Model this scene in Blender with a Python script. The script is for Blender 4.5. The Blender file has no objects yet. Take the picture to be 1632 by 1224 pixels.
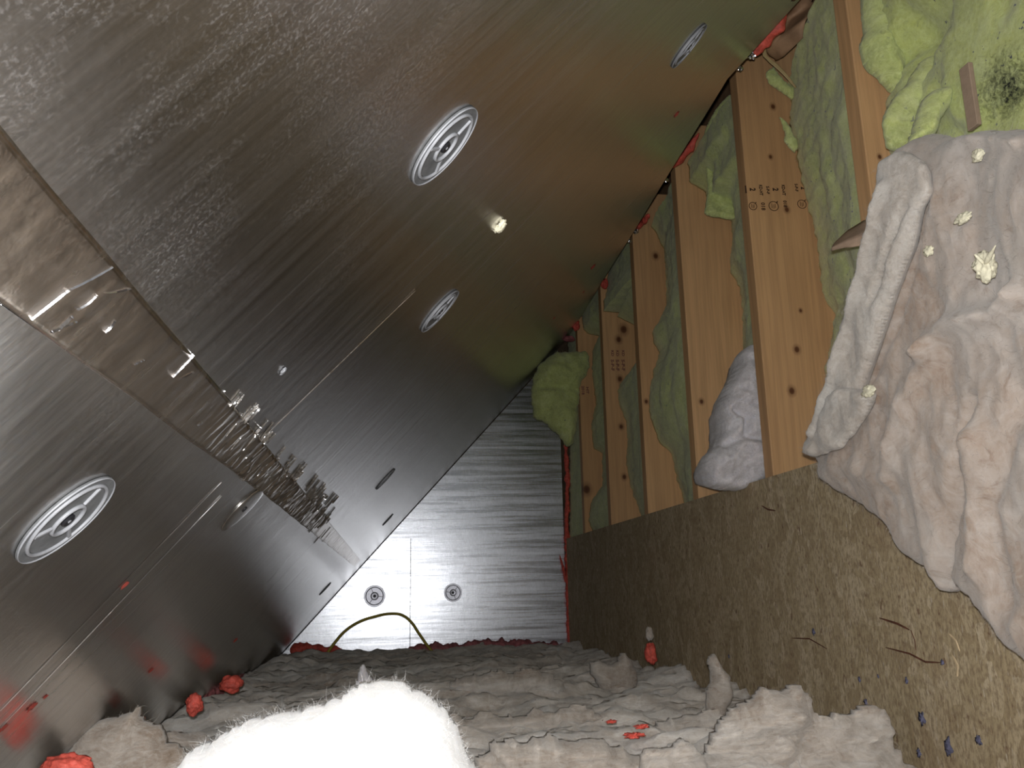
import bpy, bmesh, math, random
import numpy as np
from mathutils import Vector, Matrix, noise as mn

random.seed(7)
SC = bpy.context.scene
COL = SC.collection

# ------------------------------------------------------------------ camera
CX, CY, F = 816.0, 612.0, 1350.0
# rows: world X (right), Y (into the attic), Z (up) seen from the camera (right, up, forward)
MC = np.array([[0.98982495, -0.01483546, 0.14151491],
               [-0.14097641, -0.23709669, 0.96120279],
               [-0.01929283, 0.97137278, 0.23677567]])
cam_d = bpy.data.cameras.new('camera')
cam = bpy.data.objects.new('camera', cam_d)
COL.objects.link(cam)
cam_d.sensor_width = 36.0
cam_d.lens = 36.0 * F / 1632.0
cam_d.clip_start = 0.01
cam_d.clip_end = 30
cam.matrix_world = Matrix(((MC[0, 0], MC[0, 1], -MC[0, 2], 0), (MC[1, 0], MC[1, 1], -MC[1, 2], 0),
                           (MC[2, 0], MC[2, 1], -MC[2, 2], 0), (0, 0, 0, 1)))
SC.camera = cam

# ------------------------------------------------------------------ light: the phone's flash beside the lens, a faint ambient fill added from the world
SC.view_settings.view_transform = 'Standard'
SC.view_settings.look = 'None'
SC.view_settings.exposure = 0.0
SC.view_settings.gamma = 1.0
SC.view_settings.use_curve_mapping = False
SC.cycles.max_bounces = 7
SC.cycles.diffuse_bounces = 3
SC.cycles.glossy_bounces = 4
fl = bpy.data.lights.new('flash', 'SPOT')
fl.energy = 34.0
fl.spot_size = math.radians(112)
fl.spot_blend = 0.75
fl.color = (1.0, 0.985, 0.965)
fl.shadow_soft_size = 0.006
flo = bpy.data.objects.new('flash', fl)
flo.location = (-0.004, -0.012, 0.020)
flo.rotation_euler = cam.matrix_world.to_euler()
COL.objects.link(flo)
W = bpy.data.worlds.new('world')
SC.world = W
W.use_nodes = True
W.node_tree.nodes['Background'].inputs[0].default_value = (0.9, 0.95, 1.0, 1)
W.node_tree.nodes['Background'].inputs[1].default_value = 0.20


# ------------------------------------------------------------------ measuring helpers (real planes of the room, metres)
def ray(x, y):
    return MC @ np.array([x - CX, -(y - CY), F])


WX = 0.712        # inner face of the knee wall studs
OX = 0.700        # face of the OSB
DY = 3.383        # end wall
ROOF_M, ROOF_B = 1.105, 0.21700
RN = np.array([-ROOF_M, 0, 1.0]); RN /= np.linalg.norm(RN)
RS = np.array([1, 0, ROOF_M]); RS /= np.linalg.norm(RS)
RH = ROOF_B / math.hypot(1, ROOF_M)


def onx(x, y, a=WX):
    w = ray(x, y); return w * (a / w[0])


def ony(x, y, a=DY):
    w = ray(x, y); return w * (a / w[1])


def onz(x, y, a=-0.215):
    w = ray(x, y); return w * (a / w[2])


def onroof(x, y):
    """(s, Y) on the foil of the roof slope"""
    w = ray(x, y); t = ROOF_B / (w[2] - ROOF_M * w[0]); P = w * t
    return float(P @ RS), float(P[1])


ROOF_MAT = Matrix(((RS[0], 0, RN[0], RN[0] * RH), (0, 1, 0, 0), (RS[2], 0, RN[2], RN[2] * RH), (0, 0, 0, 1)))


# ------------------------------------------------------------------ object helpers
def link(name, me, mat=None, parent=None, smooth=False):
    o = bpy.data.objects.new(name, me)
    COL.objects.link(o)
    if mat is not None and len(me.materials) == 0:
        me.materials.append(mat)
    if parent is not None:
        o.parent = parent
    if smooth:
        me.polygons.foreach_set('use_smooth', [True] * len(me.polygons))
    return o


def mesh(name, V, Fc, mat=None, parent=None, smooth=False):
    me = bpy.data.meshes.new(name)
    me.from_pydata([tuple(map(float, v)) for v in V], [], [tuple(f) for f in Fc])
    me.update()
    return link(name, me, mat, parent, smooth)


def from_bm(name, bm, mat=None, parent=None, smooth=False):
    bmesh.ops.recalc_face_normals(bm, faces=bm.faces)
    me = bpy.data.meshes.new(name)
    bm.to_mesh(me); bm.free()
    return link(name, me, mat, parent, smooth)


def tag(o, label, cat, group=None, kind=None):
    if label: o['label'] = label
    if cat: o['category'] = cat
    if group: o['group'] = group
    if kind: o['kind'] = kind
    return o


def struct(o, label=None):
    o['kind'] = 'structure'
    if label: o['label'] = label
    return o


def empty(name, M):
    o = bpy.data.objects.new(name, None)
    o.empty_display_size = 0.02
    COL.objects.link(o)
    o.matrix_world = M
    return o


def box(bm, x0, x1, y0, y1, z0, z1, bev=0.0):
    r = bmesh.ops.create_cube(bm, size=1.0)
    vs = r['verts']
    bmesh.ops.scale(bm, vec=(x1 - x0, y1 - y0, z1 - z0), verts=vs)
    bmesh.ops.translate(bm, vec=((x0 + x1) / 2, (y0 + y1) / 2, (z0 + z1) / 2), verts=vs)
    if bev > 0:
        es = list({e for v in vs for e in v.link_edges})
        bmesh.ops.bevel(bm, geom=es, offset=bev, segments=2, affect='EDGES', profile=0.5)


def fbm(p, oct=4, h=1.0):
    return mn.fractal(Vector(p), h, 2.0, oct, noise_basis='PERLIN_ORIGINAL')


# ------------------------------------------------------------------ materials
def new_mat(name):
    m = bpy.data.materials.new(name)
    m.use_nodes = True
    nt = m.node_tree
    b = nt.nodes['Principled BSDF']
    return m, nt, b


def N(nt, typ, **kw):
    n = nt.nodes.new(typ)
    for k, v in kw.items():
        if k in n.inputs.keys():
            n.inputs[k].default_value = v
        else:
            setattr(n, k, v)
    return n


def coords(nt, scale=(1, 1, 1), kind='Object'):
    tc = N(nt, 'ShaderNodeTexCoord')
    mp = N(nt, 'ShaderNodeMapping')
    mp.inputs['Scale'].default_value = scale
    nt.links.new(tc.outputs[kind], mp.inputs['Vector'])
    return mp.outputs[0]


def noise_tex(nt, vec, scale, detail=4, rough=0.55, dist=0.0):
    n = N(nt, 'ShaderNodeTexNoise')
    n.inputs['Scale'].default_value = scale
    n.inputs['Detail'].default_value = detail
    n.inputs['Roughness'].default_value = rough
    n.inputs['Distortion'].default_value = dist
    nt.links.new(vec, n.inputs['Vector'])
    return n.outputs['Fac']


def ramp(nt, fac, stops):
    r = N(nt, 'ShaderNodeValToRGB')
    cr = r.color_ramp
    while len(cr.elements) < len(stops):
        cr.elements.new(0.5)
    for e, (p, c) in zip(cr.elements, stops):
        e.position = p
        e.color = (c, c, c, 1) if isinstance(c, (int, float)) else (*c, 1)
    nt.links.new(fac, r.inputs[0])
    return r.outputs[0]


def mixc(nt, fac, a, b, mode='MIX'):
    m = N(nt, 'ShaderNodeMix', data_type='RGBA', blend_type=mode)
    for i, v in ((0, fac), (6, a), (7, b)):
        if isinstance(v, (int, float)):
            m.inputs[i].default_value = v
        elif isinstance(v, tuple):
            m.inputs[i].default_value = (*v, 1)
        else:
            nt.links.new(v, m.inputs[i])
    return m.outputs[2]


def math_n(nt, op, a, b=0.0, c=None):
    m = N(nt, 'ShaderNodeMath', operation=op)
    for i, v in enumerate((a, b, c)):
        if v is None: continue
        if isinstance(v, (int, float)): m.inputs[i].default_value = v
        else: nt.links.new(v, m.inputs[i])
    return m.outputs[0]


def bump(nt, b, h, dist, strength=1.0, prev=None):
    n = N(nt, 'ShaderNodeBump')
    n.inputs['Strength'].default_value = strength
    n.inputs['Distance'].default_value = dist
    nt.links.new(h, n.inputs['Height'])
    if prev is not None: nt.links.new(prev, n.inputs['Normal'])
    nt.links.new(n.outputs[0], b.inputs['Normal'])
    return n.outputs[0]


def foil_mat(name, base, rough, streak, dust_col, dust_amt, wrinkle=0.0006, streak_d=0.0002, tangent=None, aniso=0.0, speck=1.0,
             patch=9.0, bands=None):
    """streak: mapping scale, small along the grooves and large across them"""
    m, nt, b = new_mat(name)
    v = coords(nt)
    vs = coords(nt, streak)
    st = noise_tex(nt, vs, 1.0, 6, 0.7)
    big = noise_tex(nt, v, patch, 5, 0.65)
    fine = noise_tex(nt, v, 520.0, 4, 0.75)
    mid = noise_tex(nt, coords(nt, tuple(s * 0.35 for s in streak)), 1.0, 4, 0.6)
    b.inputs['Metallic'].default_value = 1.0
    nt.links.new(mixc(nt, ramp(nt, st, [(0.35, 0.0), (0.65, 1.0)]), tuple(c * 0.80 for c in base), base), b.inputs['Base Color'])
    nt.links.new(ramp(nt, mid, [(0.3, rough * 0.85), (0.7, rough * 1.25)]), b.inputs['Roughness'])
    b.inputs['Anisotropic'].default_value = aniso
    if tangent:
        t = N(nt, 'ShaderNodeTangent', direction_type='RADIAL', axis=tangent)
        nt.links.new(t.outputs[0], b.inputs['Tangent'])
    n1 = bump(nt, b, st, streak_d)
    n2 = bump(nt, b, big, wrinkle * 6, 1.0, n1)
    if bands:
        bd = noise_tex(nt, coords(nt, bands), 1.0, 4, 0.75)
        bump(nt, b, bd, 0.00016, 1.0, n2)
        nt.links.new(ramp(nt, bd, [(0.35, rough * 0.8), (0.68, rough * 1.5)]), b.inputs['Roughness'])
    # dust lying on the foil: a thin diffuse film, denser in patches and grains
    dm = math_n(nt, 'MULTIPLY', ramp(nt, big, [(0.44, 0.06), (0.64, 1.0)]),
                ramp(nt, fine, [(0.50, 0.04), (0.64, 1.0)]))
    dm2 = math_n(nt, 'MULTIPLY', dm, ramp(nt, mid, [(0.35, 0.7), (0.62, 1.0)]))
    dm3 = math_n(nt, 'MULTIPLY', dm2, dust_amt)
    d = N(nt, 'ShaderNodeBsdfDiffuse')
    d.inputs[0].default_value = (*dust_col, 1)
    mx = N(nt, 'ShaderNodeMixShader')
    nt.links.new(dm3, mx.inputs[0])
    nt.links.new(b.outputs[0], mx.inputs[1])
    nt.links.new(d.outputs[0], mx.inputs[2])
    nt.links.new(mx.outputs[0], nt.nodes['Material Output'].inputs[0])
    return m


FOIL_ROOF = foil_mat('foil_roof', (0.55, 0.54, 0.53), 0.225, (5, 300, 40), (0.66, 0.64, 0.64), 0.085, wrinkle=0.00010, streak_d=0.00005)
FOIL_WALL = foil_mat('foil_end_wall', (0.82, 0.85, 0.92), 0.26, (240, 200, 80), (0.8, 0.8, 0.85), 0.03, wrinkle=0.00006, streak_d=0.00011, bands=(2.5, 1, 85))
FOIL_TAPE = foil_mat('foil_tape', (0.50, 0.44, 0.38), 0.24, (30, 160, 60), (0.50, 0.42, 0.34), 0.03, wrinkle=0.0001, streak_d=0.00005, patch=30)
FOIL_BIT = foil_mat('foil_scrap', (0.85, 0.85, 0.88), 0.18, (60, 60, 60), (0.8, 0.8, 0.8), 0.03)


def fibre_mat(name, cols, scale=14.0, specks=None, bump_d=0.004, stretch=(1, 1, 1), dark_spot=None, sheen=0.25):
    """cols: three tones; specks: (colour, scale, threshold)"""
    m, nt, b = new_mat(name)
    v = coords(nt, stretch)
    a = noise_tex(nt, v, scale, 6, 0.62, 0.6)
    f = noise_tex(nt, v, scale * 14, 4, 0.7, 0.8)
    c = ramp(nt, a, [(0.28, cols[0]), (0.50, cols[1]), (0.70, cols[2])])
    c = mixc(nt, ramp(nt, f, [(0.3, 0.0), (0.75, 0.55)]), c, tuple(min(1, x * 1.18) for x in cols[2]))
    w = noise_tex(nt, coords(nt, (1, 1, 1)), scale * 3.2, 7, 0.72, 2.2)
    c = mixc(nt, ramp(nt, w, [(0.50, 0.0), (0.72, 0.65)]), c, tuple(min(1, x * 1.25) for x in cols[2]))
    c = mixc(nt, ramp(nt, w, [(0.28, 0.6), (0.44, 0.0)]), c, tuple(x * 0.72 for x in cols[0]))
    for i, sp in enumerate(specks or []):
        vo = noise_tex(nt, coords(nt), sp[1], 3, 0.62, 0.5)
        lo = noise_tex(nt, coords(nt), sp[1] * 0.12 + 3 * i + 1, 2, 0.5)
        mk = math_n(nt, 'MULTIPLY', ramp(nt, vo, [(sp[2], 0.0), (sp[2] + 0.035, 1.0)]), ramp(nt, lo, [(0.40, 0.25), (0.58, 1.0)]))
        c = mixc(nt, mk, c, sp[0])
    if dark_spot:  # blackens the fibre around one point
        tc = N(nt, 'ShaderNodeTexCoord')
        vm = N(nt, 'ShaderNodeVectorMath', operation='DISTANCE')
        nt.links.new(tc.outputs['Object'], vm.inputs[0])
        vm.inputs[1].default_value = dark_spot[0]
        dd = math_n(nt, 'ADD', vm.outputs['Value'], math_n(nt, 'MULTIPLY', math_n(nt, 'SUBTRACT', f, 0.5), dark_spot[1] * 1.2))
        mk = ramp(nt, math_n(nt, 'DIVIDE', dd, dark_spot[1]), [(0.45, 1.0), (1.0, 0.0)])
        c = mixc(nt, mk, c, (0.012, 0.013, 0.012))
    nt.links.new(c, b.inputs['Base Color'])
    b.inputs['Roughness'].default_value = 0.95
    b.inputs['Specular IOR Level'].default_value = 0.12
    b.inputs['Sheen Weight'].default_value = sheen
    b.inputs['Subsurface Weight'].default_value = 0.75
    b.inputs['Subsurface Radius'].default_value = (1.0, 0.85, 0.7)
    b.inputs['Subsurface Scale'].default_value = 0.008
    n1 = bump(nt, b, a, bump_d * 1.1)
    bump(nt, b, f, bump_d * 0.22, 0.8, n1)
    return m


YEL = fibre_mat('yellow_fibreglass', ((0.36, 0.40, 0.17), (0.50, 0.56, 0.20), (0.62, 0.67, 0.34)), 16,
                [((0.10, 0.11, 0.16), 95, 0.665)])
YEL_BLACK_SPOT = fibre_mat('yellow_fibreglass_black_spot', ((0.36, 0.40, 0.17), (0.52, 0.57, 0.19), (0.60, 0.66, 0.34)), 12,
                      [((0.08, 0.09, 0.15), 80, 0.66)], dark_spot=(tuple(map(float, onx(1640, 135, 0.75))), 0.055))
YEL_BLUE = fibre_mat('yellow_fibreglass_dusty', ((0.36, 0.42, 0.17), (0.54, 0.60, 0.20), (0.64, 0.68, 0.36)), 13,
                     [((0.16, 0.16, 0.22), 85, 0.655)])
GREY_FIB = fibre_mat('grey_lavender_fibreglass', ((0.46, 0.43, 0.44), (0.62, 0.59, 0.61), (0.74, 0.72, 0.75)), 26)
PINK = fibre_mat('beige_pink_fibreglass', ((0.30, 0.185, 0.115), (0.42, 0.335, 0.275), (0.50, 0.465, 0.435)), 5.0, None, 0.003, (1, 1, 0.6))
PINK_L = fibre_mat('pale_pink_fibreglass', ((0.38, 0.32, 0.27), (0.48, 0.435, 0.39), (0.55, 0.525, 0.49)), 12.0)
FLOOR_FIB = fibre_mat('floor_fibreglass', ((0.34, 0.25, 0.18), (0.55, 0.49, 0.43), (0.72, 0.70, 0.67)), 7.0,
                      [((0.18, 0.08, 0.05), 60, 0.69)], 0.006, (0.45, 1.0, 1.6))
CLUMP_FIB = fibre_mat('grey_brown_fibreglass', ((0.25, 0.18, 0.125), (0.38, 0.325, 0.275), (0.52, 0.49, 0.455)), 9.0, None, 0.006, (0.45, 1.0, 1.6))
WHITE_FIB = fibre_mat('white_fibreglass', ((0.62, 0.62, 0.61), (0.67, 0.67, 0.67), (0.72, 0.72, 0.72)), 10)


def fibre_strand_mat(name, col):
    m, nt, b = new_mat(name)
    b.inputs['Base Color'].default_value = (*col, 1)
    b.inputs['Roughness'].default_value = 0.8
    return m


STR_WHITE = fibre_strand_mat('strand_white', (0.7, 0.7, 0.7))
STR_PINK = fibre_strand_mat('strand_pink', (0.44, 0.395, 0.365))
STR_YEL = fibre_strand_mat('strand_yellow', (0.60, 0.66, 0.36))
STR_GREY = fibre_strand_mat('strand_grey', (0.46, 0.42, 0.38))


def wood_mat(name, tones, knots=(), pinkish=None, rough=0.6):
    """knots: (x, z, radius) in the board's own coordinates"""
    m, nt, b = new_mat(name)
    g = noise_tex(nt, coords(nt, (95, 95, 3.2)), 1.0, 5, 0.6, 0.35)
    a = noise_tex(nt, coords(nt, (7, 7, 2.0)), 1.0, 3, 0.5)
    fine = noise_tex(nt, coords(nt, (600, 600, 12)), 1.0, 2, 0.5)
    c = ramp(nt, a, [(0.3, tones[0]), (0.7, tones[1])])
    c = mixc(nt, ramp(nt, g, [(0.42, 0.0), (0.66, 0.38)]), c, tuple(t * 0.62 for t in tones[0]))
    c = mixc(nt, ramp(nt, fine, [(0.4, 0.0), (0.8, 0.22)]), c, tuple(t * 0.6 for t in tones[0]))
    tc = N(nt, 'ShaderNodeTexCoord')
    sx = N(nt, 'ShaderNodeSeparateXYZ')
    nt.links.new(tc.outputs['Object'], sx.inputs[0])
    for kx, kz, kr in knots:
        dx = math_n(nt, 'SUBTRACT', sx.outputs[0], kx)
        dz = math_n(nt, 'MULTIPLY', math_n(nt, 'SUBTRACT', sx.outputs[2], kz), 0.8)
        d = math_n(nt, 'SQRT', math_n(nt, 'ADD', math_n(nt, 'MULTIPLY', dx, dx), math_n(nt, 'MULTIPLY', dz, dz)))
        d = math_n(nt, 'DIVIDE', d, kr)
        halo = ramp(nt, d, [(0.0, 1.0), (0.35, 0.9), (0.5, 0.45), (1.0, 0.0)])
        c = mixc(nt, halo, c, (0.10, 0.032, 0.012))
    nt.links.new(c, b.inputs['Base Color'])
    b.inputs['Roughness'].default_value = rough
    b.inputs['Specular IOR Level'].default_value = 0.3
    bump(nt, b, g, 0.0006, 0.6)
    return m


def osb_mat():
    m, nt, b = new_mat('osb')
    v = coords(nt, (1, 1, 1))
    vo = N(nt, 'ShaderNodeTexVoronoi'); vo.inputs['Scale'].default_value = 1.0; vo.inputs['Randomness'].default_value = 1.0
    dist = N(nt, 'ShaderNodeTexNoise'); dist.inputs['Scale'].default_value = 9; nt.links.new(v, dist.inputs['Vector'])
    mp = coords(nt, (40, 55, 26))
    ad = N(nt, 'ShaderNodeVectorMath', operation='MULTIPLY_ADD')
    nt.links.new(dist.outputs['Color'], ad.inputs[0]); ad.inputs[1].default_value = (7, 7, 7); nt.links.new(mp, ad.inputs[2])
    nt.links.new(ad.outputs[0], vo.inputs['Vector'])
    sep = N(nt, 'ShaderNodeSeparateColor'); nt.links.new(vo.outputs['Color'], sep.inputs[0])
    c = ramp(nt, sep.outputs[0], [(0.0, (0.425, 0.33, 0.201)), (0.45, (0.507, 0.407, 0.254)), (0.8, (0.566, 0.46, 0.301)), (1.0, (0.637, 0.531, 0.366))])
    g = noise_tex(nt, coords(nt, (150, 190, 90)), 1.0, 4, 0.7)
    c = mixc(nt, ramp(nt, g, [(0.38, 0.75), (0.56, 0.0)]), c, (0.26, 0.19, 0.12))
    pale = noise_tex(nt, coords(nt, (150, 260, 60)), 1.0, 2, 0.6)
    c = mixc(nt, ramp(nt, pale, [(0.62, 0.0), (0.70, 0.75)]), c, (0.62, 0.55, 0.44))
    dk = noise_tex(nt, coords(nt, (60, 70, 45)), 1.0, 3, 0.6)
    c = mixc(nt, ramp(nt, dk, [(0.62, 0.0), (0.70, 0.7)]), c, (0.16, 0.08, 0.05))
    rd = noise_tex(nt, coords(nt, (1, 1, 1)), 7.0, 3, 0.6)
    c = mixc(nt, ramp(nt, rd, [(0.55, 0.0), (0.8, 0.2)]), c, (0.42, 0.24, 0.15))
    nt.links.new(c, b.inputs['Base Color'])
    b.inputs['Roughness'].default_value = 0.8
    b.inputs['Specular IOR Level'].default_value = 0.2
    bump(nt, b, g, 0.0012)
    return m


OSB = osb_mat()


def plain_mat(name, col, rough=0.6, metallic=0.0, var=0.12, scale=60, bd=0.0008, spec=0.3):
    m, nt, b = new_mat(name)
    a = noise_tex(nt, coords(nt), scale, 4, 0.6)
    nt.links.new(ramp(nt, a, [(0.3, tuple(c * (1 - var) for c in col)), (0.7, tuple(min(1, c * (1 + var)) for c in col))]), b.inputs['Base Color'])
    b.inputs['Roughness'].default_value = rough
    b.inputs['Metallic'].default_value = metallic
    b.inputs['Specular IOR Level'].default_value = spec
    if bd: bump(nt, b, a, bd)
    return m


RED = plain_mat('red_foam', (0.66, 0.11, 0.08), 0.55, 0, 0.35, 90, 0.003)
RED_SHADED = plain_mat('shaded_red_foam', (0.40, 0.14, 0.15), 0.75, 0, 0.4, 70, 0.003)  # red foam lying in shadow, the shade put into a purplish colour
CREAM = plain_mat('cream_foam', (0.80, 0.76, 0.58), 0.7, 0, 0.12, 120, 0.002)
KRAFT = plain_mat('kraft_paper', (0.36, 0.22, 0.13), 0.6, 0, 0.25, 25, 0.001)
KRAFT_G = plain_mat('grey_kraft_paper', (0.42, 0.30, 0.22), 0.5, 0, 0.3, 25, 0.001)
PLATE = plain_mat('grey_plastic', (0.085, 0.088, 0.092), 0.5, 0, 0.25, 120, 0.0003, 0.25)
PLATE_RIM = plain_mat('pale_plastic', (0.19, 0.195, 0.21), 0.45, 0, 0.15, 150, 0.0003, 0.3)
STEEL = plain_mat('pale_steel', (0.62, 0.63, 0.70), 0.42, 1.0, 0.1, 120, 0.0001)
STEEL_D = plain_mat('dull_steel', (0.30, 0.30, 0.34), 0.5, 1.0, 0.2, 120, 0.0001)
SCREW = plain_mat('black_screw', (0.015, 0.015, 0.018), 0.4, 0.3, 0.2)
CABLE = plain_mat('yellow_cable', (0.42, 0.33, 0.05), 0.5, 0, 0.2, 30, 0.0005)
BLACK = plain_mat('black_ink', (0.03, 0.012, 0.008), 0.8, 0, 0.5, 400, 0)
FAINT = plain_mat('faint_ink', (0.22, 0.09, 0.075), 0.8, 0, 0.4, 400, 0)
FAINT_C = plain_mat('circle_ink', (0.07, 0.03, 0.015), 0.8, 0, 0.4, 400, 0)
TWIG = plain_mat('dark_sliver', (0.13, 0.05, 0.03), 0.8, 0, 0.4, 80)
CHIP = plain_mat('wood_chip', (0.62, 0.48, 0.30), 0.7, 0, 0.2, 80)
BLUE = plain_mat('blue_lint', (0.15, 0.15, 0.23), 0.9, 0, 0.4, 200)
SHIM = plain_mat('shim', (0.34, 0.25, 0.18), 0.7, 0, 0.1, 90)
DECK = plain_mat('roof_deck', (0.10, 0.07, 0.045), 0.9, 0, 0.3, 20)
CARD = plain_mat('dust_floor', (0.25, 0.2, 0.15), 0.9, 0, 0.3, 20)

# ------------------------------------------------------------------ room shell
# roof slope: foil faced boards, right edge cut unevenly
edge_px = [(1330, -60), (1262, 0), (1225, 42), (1192, 88), (1163, 120), (1120, 190), (1062, 283), (1012, 366), (960, 448), (908, 535), (868, 583)]
edge = sorted([onroof(*p)[::-1] for p in edge_px])         # (Y, s)
eY = np.array([e[0] for e in edge]); eS = np.array([e[1] for e in edge])


def s_edge(Y):
    return float(np.interp(Y, eY, eS)) if Y > eY[0] else float(eS[0])


def slab_roof(name, s0, s1, y0, y1, mat, z0=0.0, z1=0.05, ns=2, ny=120):
    V, Fc = [], []
    for zz in (z0, z1):
        for j in range(ny + 1):
            Y = y0 + (y1 - y0) * j / ny
            e = s1(Y) if callable(s1) else s1
            for i in range(ns + 1):
                V.append((s0 + (e - s0) * i / ns, Y, zz))
    n1 = (ns + 1) * (ny + 1)
    idx = lambda l, j, i: l * n1 + j * (ns + 1) + i
    for j in range(ny):
        for i in range(ns):
            Fc.append((idx(0, j, i), idx(0, j + 1, i), idx(0, j + 1, i + 1), idx(0, j, i + 1)))
            Fc.append((idx(1, j, i), idx(1, j, i + 1), idx(1, j + 1, i + 1), idx(1, j + 1, i)))
        Fc.append((idx(0, j, 0), idx(1, j, 0), idx(1, j + 1, 0), idx(0, j + 1, 0)))
        Fc.append((idx(0, j, ns), idx(0, j + 1, ns), idx(1, j + 1, ns), idx(1, j, ns)))
    for i in range(ns):
        Fc.append((idx(0, 0, i), idx(0, 0, i + 1), idx(1, 0, i + 1), idx(1, 0, i)))
        Fc.append((idx(0, ny, i), idx(1, ny, i), idx(1, ny, i + 1), idx(0, ny, i + 1)))
    o = mesh(name, V, Fc, mat)
    o.matrix_world = ROOF_MAT
    return o


struct(slab_roof('ceiling', -0.62, s_edge, -0.6, DY - 0.001, FOIL_ROOF),
       'sloping ceiling of brushed foil-faced insulation boards')
bm = bmesh.new()
box(bm, -0.75, 2.1, -0.7, 3.7, 0.16, 0.175)
o = from_bm('ceiling', bm, DECK); o.matrix_world = ROOF_MAT; struct(o)
# end wall
bm = bmesh.new()
zt = lambda x: ROOF_M * x + ROOF_B - 0.005
prof = [(-0.47, -0.30), (OX - 0.004, -0.30), (OX - 0.004, zt(OX - 0.004)), (-0.47, zt(-0.47))]
prof = [p for p in prof]
f = [bm.verts.new((x, DY, z)) for x, z in prof]
bk = [bm.verts.new((x, DY + 0.05, z)) for x, z in prof]
bm.faces.new(f); bm.faces.new(bk[::-1])
for i in range(4):
    bm.faces.new((f[i], bk[i], bk[(i + 1) % 4], f[(i + 1) % 4]))
struct(from_bm('wall_end', bm, FOIL_WALL), 'triangular end wall of shiny foil-faced board')
bm = bmesh.new(); box(bm, -0.7, 1.0, DY + 0.051, DY + 0.06, -0.3, 1.4)  # added dark slab behind the wall, blocks world light at the roof gap
struct(from_bm('wall_end', bm, DECK))
# thin joint line on the end wall
xj = float(ony(654, 950)[0])
bm = bmesh.new(); box(bm, xj - 0.0011, xj + 0.0011, DY - 0.0008, DY, -0.27, float(ony(654, 858)[2]))
struct(from_bm('trim_1', bm, PLATE), 'thin vertical joint line in the end wall foil')
# OSB of the knee wall
osb_top = float(onx(1105, 797, OX)[2])
bm = bmesh.new(); box(bm, OX, WX - 0.0005, -0.3, DY - 0.001, -0.30, osb_top)
struct(from_bm('wall_right', bm, OSB), 'low knee wall of brown strand board')
bm = bmesh.new(); box(bm, WX + 0.245, WX + 0.26, -0.3, DY + 0.05, -0.3, 1.5)
struct(from_bm('wall_right', bm, KRAFT))
bm = bmesh.new(); box(bm, -0.75, WX, -0.6, DY, -0.32, -0.305)
struct(from_bm('floor', bm, CARD))

# ------------------------------------------------------------------ wall studs
PINE = ((0.60, 0.345, 0.165), (0.76, 0.465, 0.235))
stud_far = [0.720, 1.1195, 1.5345, 1.9310, 2.3265, 2.7300, 3.1080]
SW = 0.0365
stud_kn_px = [[], [(1402, 250, 8)], [(1270, 557, 10), (1262, 623, 11), (1276, 495, 6), (1232, 170, 9), (1228, 250, 7), (1275, 254, 11), (1254, 334, 9)],
              [(1118, 640, 7)], [(1045, 408, 9), (1030, 640, 6)], [(994, 525, 12), (986, 541, 9), (988, 604, 8), (990, 680, 7), (995, 760, 7)], [(935, 780, 12)]]
stud_lab = ['pine wall stud nearest the camera, mostly hidden behind yellow and pink insulation',
            'orange pine wall stud topmost right, beside the large yellow clump',
            'tall wide pine wall stud with black grade stamps and knots',
            'pine wall stud just left of the stamped stud, grey fluff at its foot',
            'pine wall stud with a green insulation bulge along its right side',
            'narrow knotty pine wall stud with faint reddish stamp print',
            'farthest pine wall stud, beside the red foam line at the end wall']
studs = []
for k, yf in enumerate(stud_far):
    yn = yf - SW
    kn = []
    for (px, py, r) in stud_kn_px[k]:
        p = ony(px, py, yn); kn.append((float(p[0]), float(p[2]), r * yn / F))
    m = wood_mat('pine_%d' % k, [tuple(c * (1.0 - 0.04 * (k % 3)) for c in t) for t in PINE], kn)
    bm = bmesh.new(); box(bm, WX, WX + 0.235, yn, yf, -0.29, 1.17, 0.0022)
    o = from_bm('wall_stud', bm, m)
    tag(o, stud_lab[k], 'stud', 'pine studs of the knee wall')
    studs.append(o)


# stamps on the third stud
def stamp(txt, px, py, yn, hpx, parent, mat, stretch=1.0, rot=True):
    cu = bpy.data.curves.new('t', 'FONT')
    cu.body = txt; cu.size = 1.0; cu.align_x = 'CENTER'; cu.align_y = 'CENTER'; cu.extrude = 0.01; cu.resolution_u = 2; cu.offset = 0.035
    t = bpy.data.objects.new('t', cu)
    me = bpy.data.meshes.new_from_object(t)
    bpy.data.objects.remove(t); bpy.data.curves.remove(cu)
    s = hpx * 1.15 * yn / F / 0.72
    p = ony(px, py, yn)
    for v in me.vertices:
        x, y, z = v.co
        x *= s * stretch; y *= s
        # reading downwards: text x -> world -Z, text up -> world +X
        v.co = (p[0] + y, yn - 0.0002 - z * 0.01, p[2] - x)
    me.update()
    return link('stamp_print', me, mat, parent)


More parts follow.
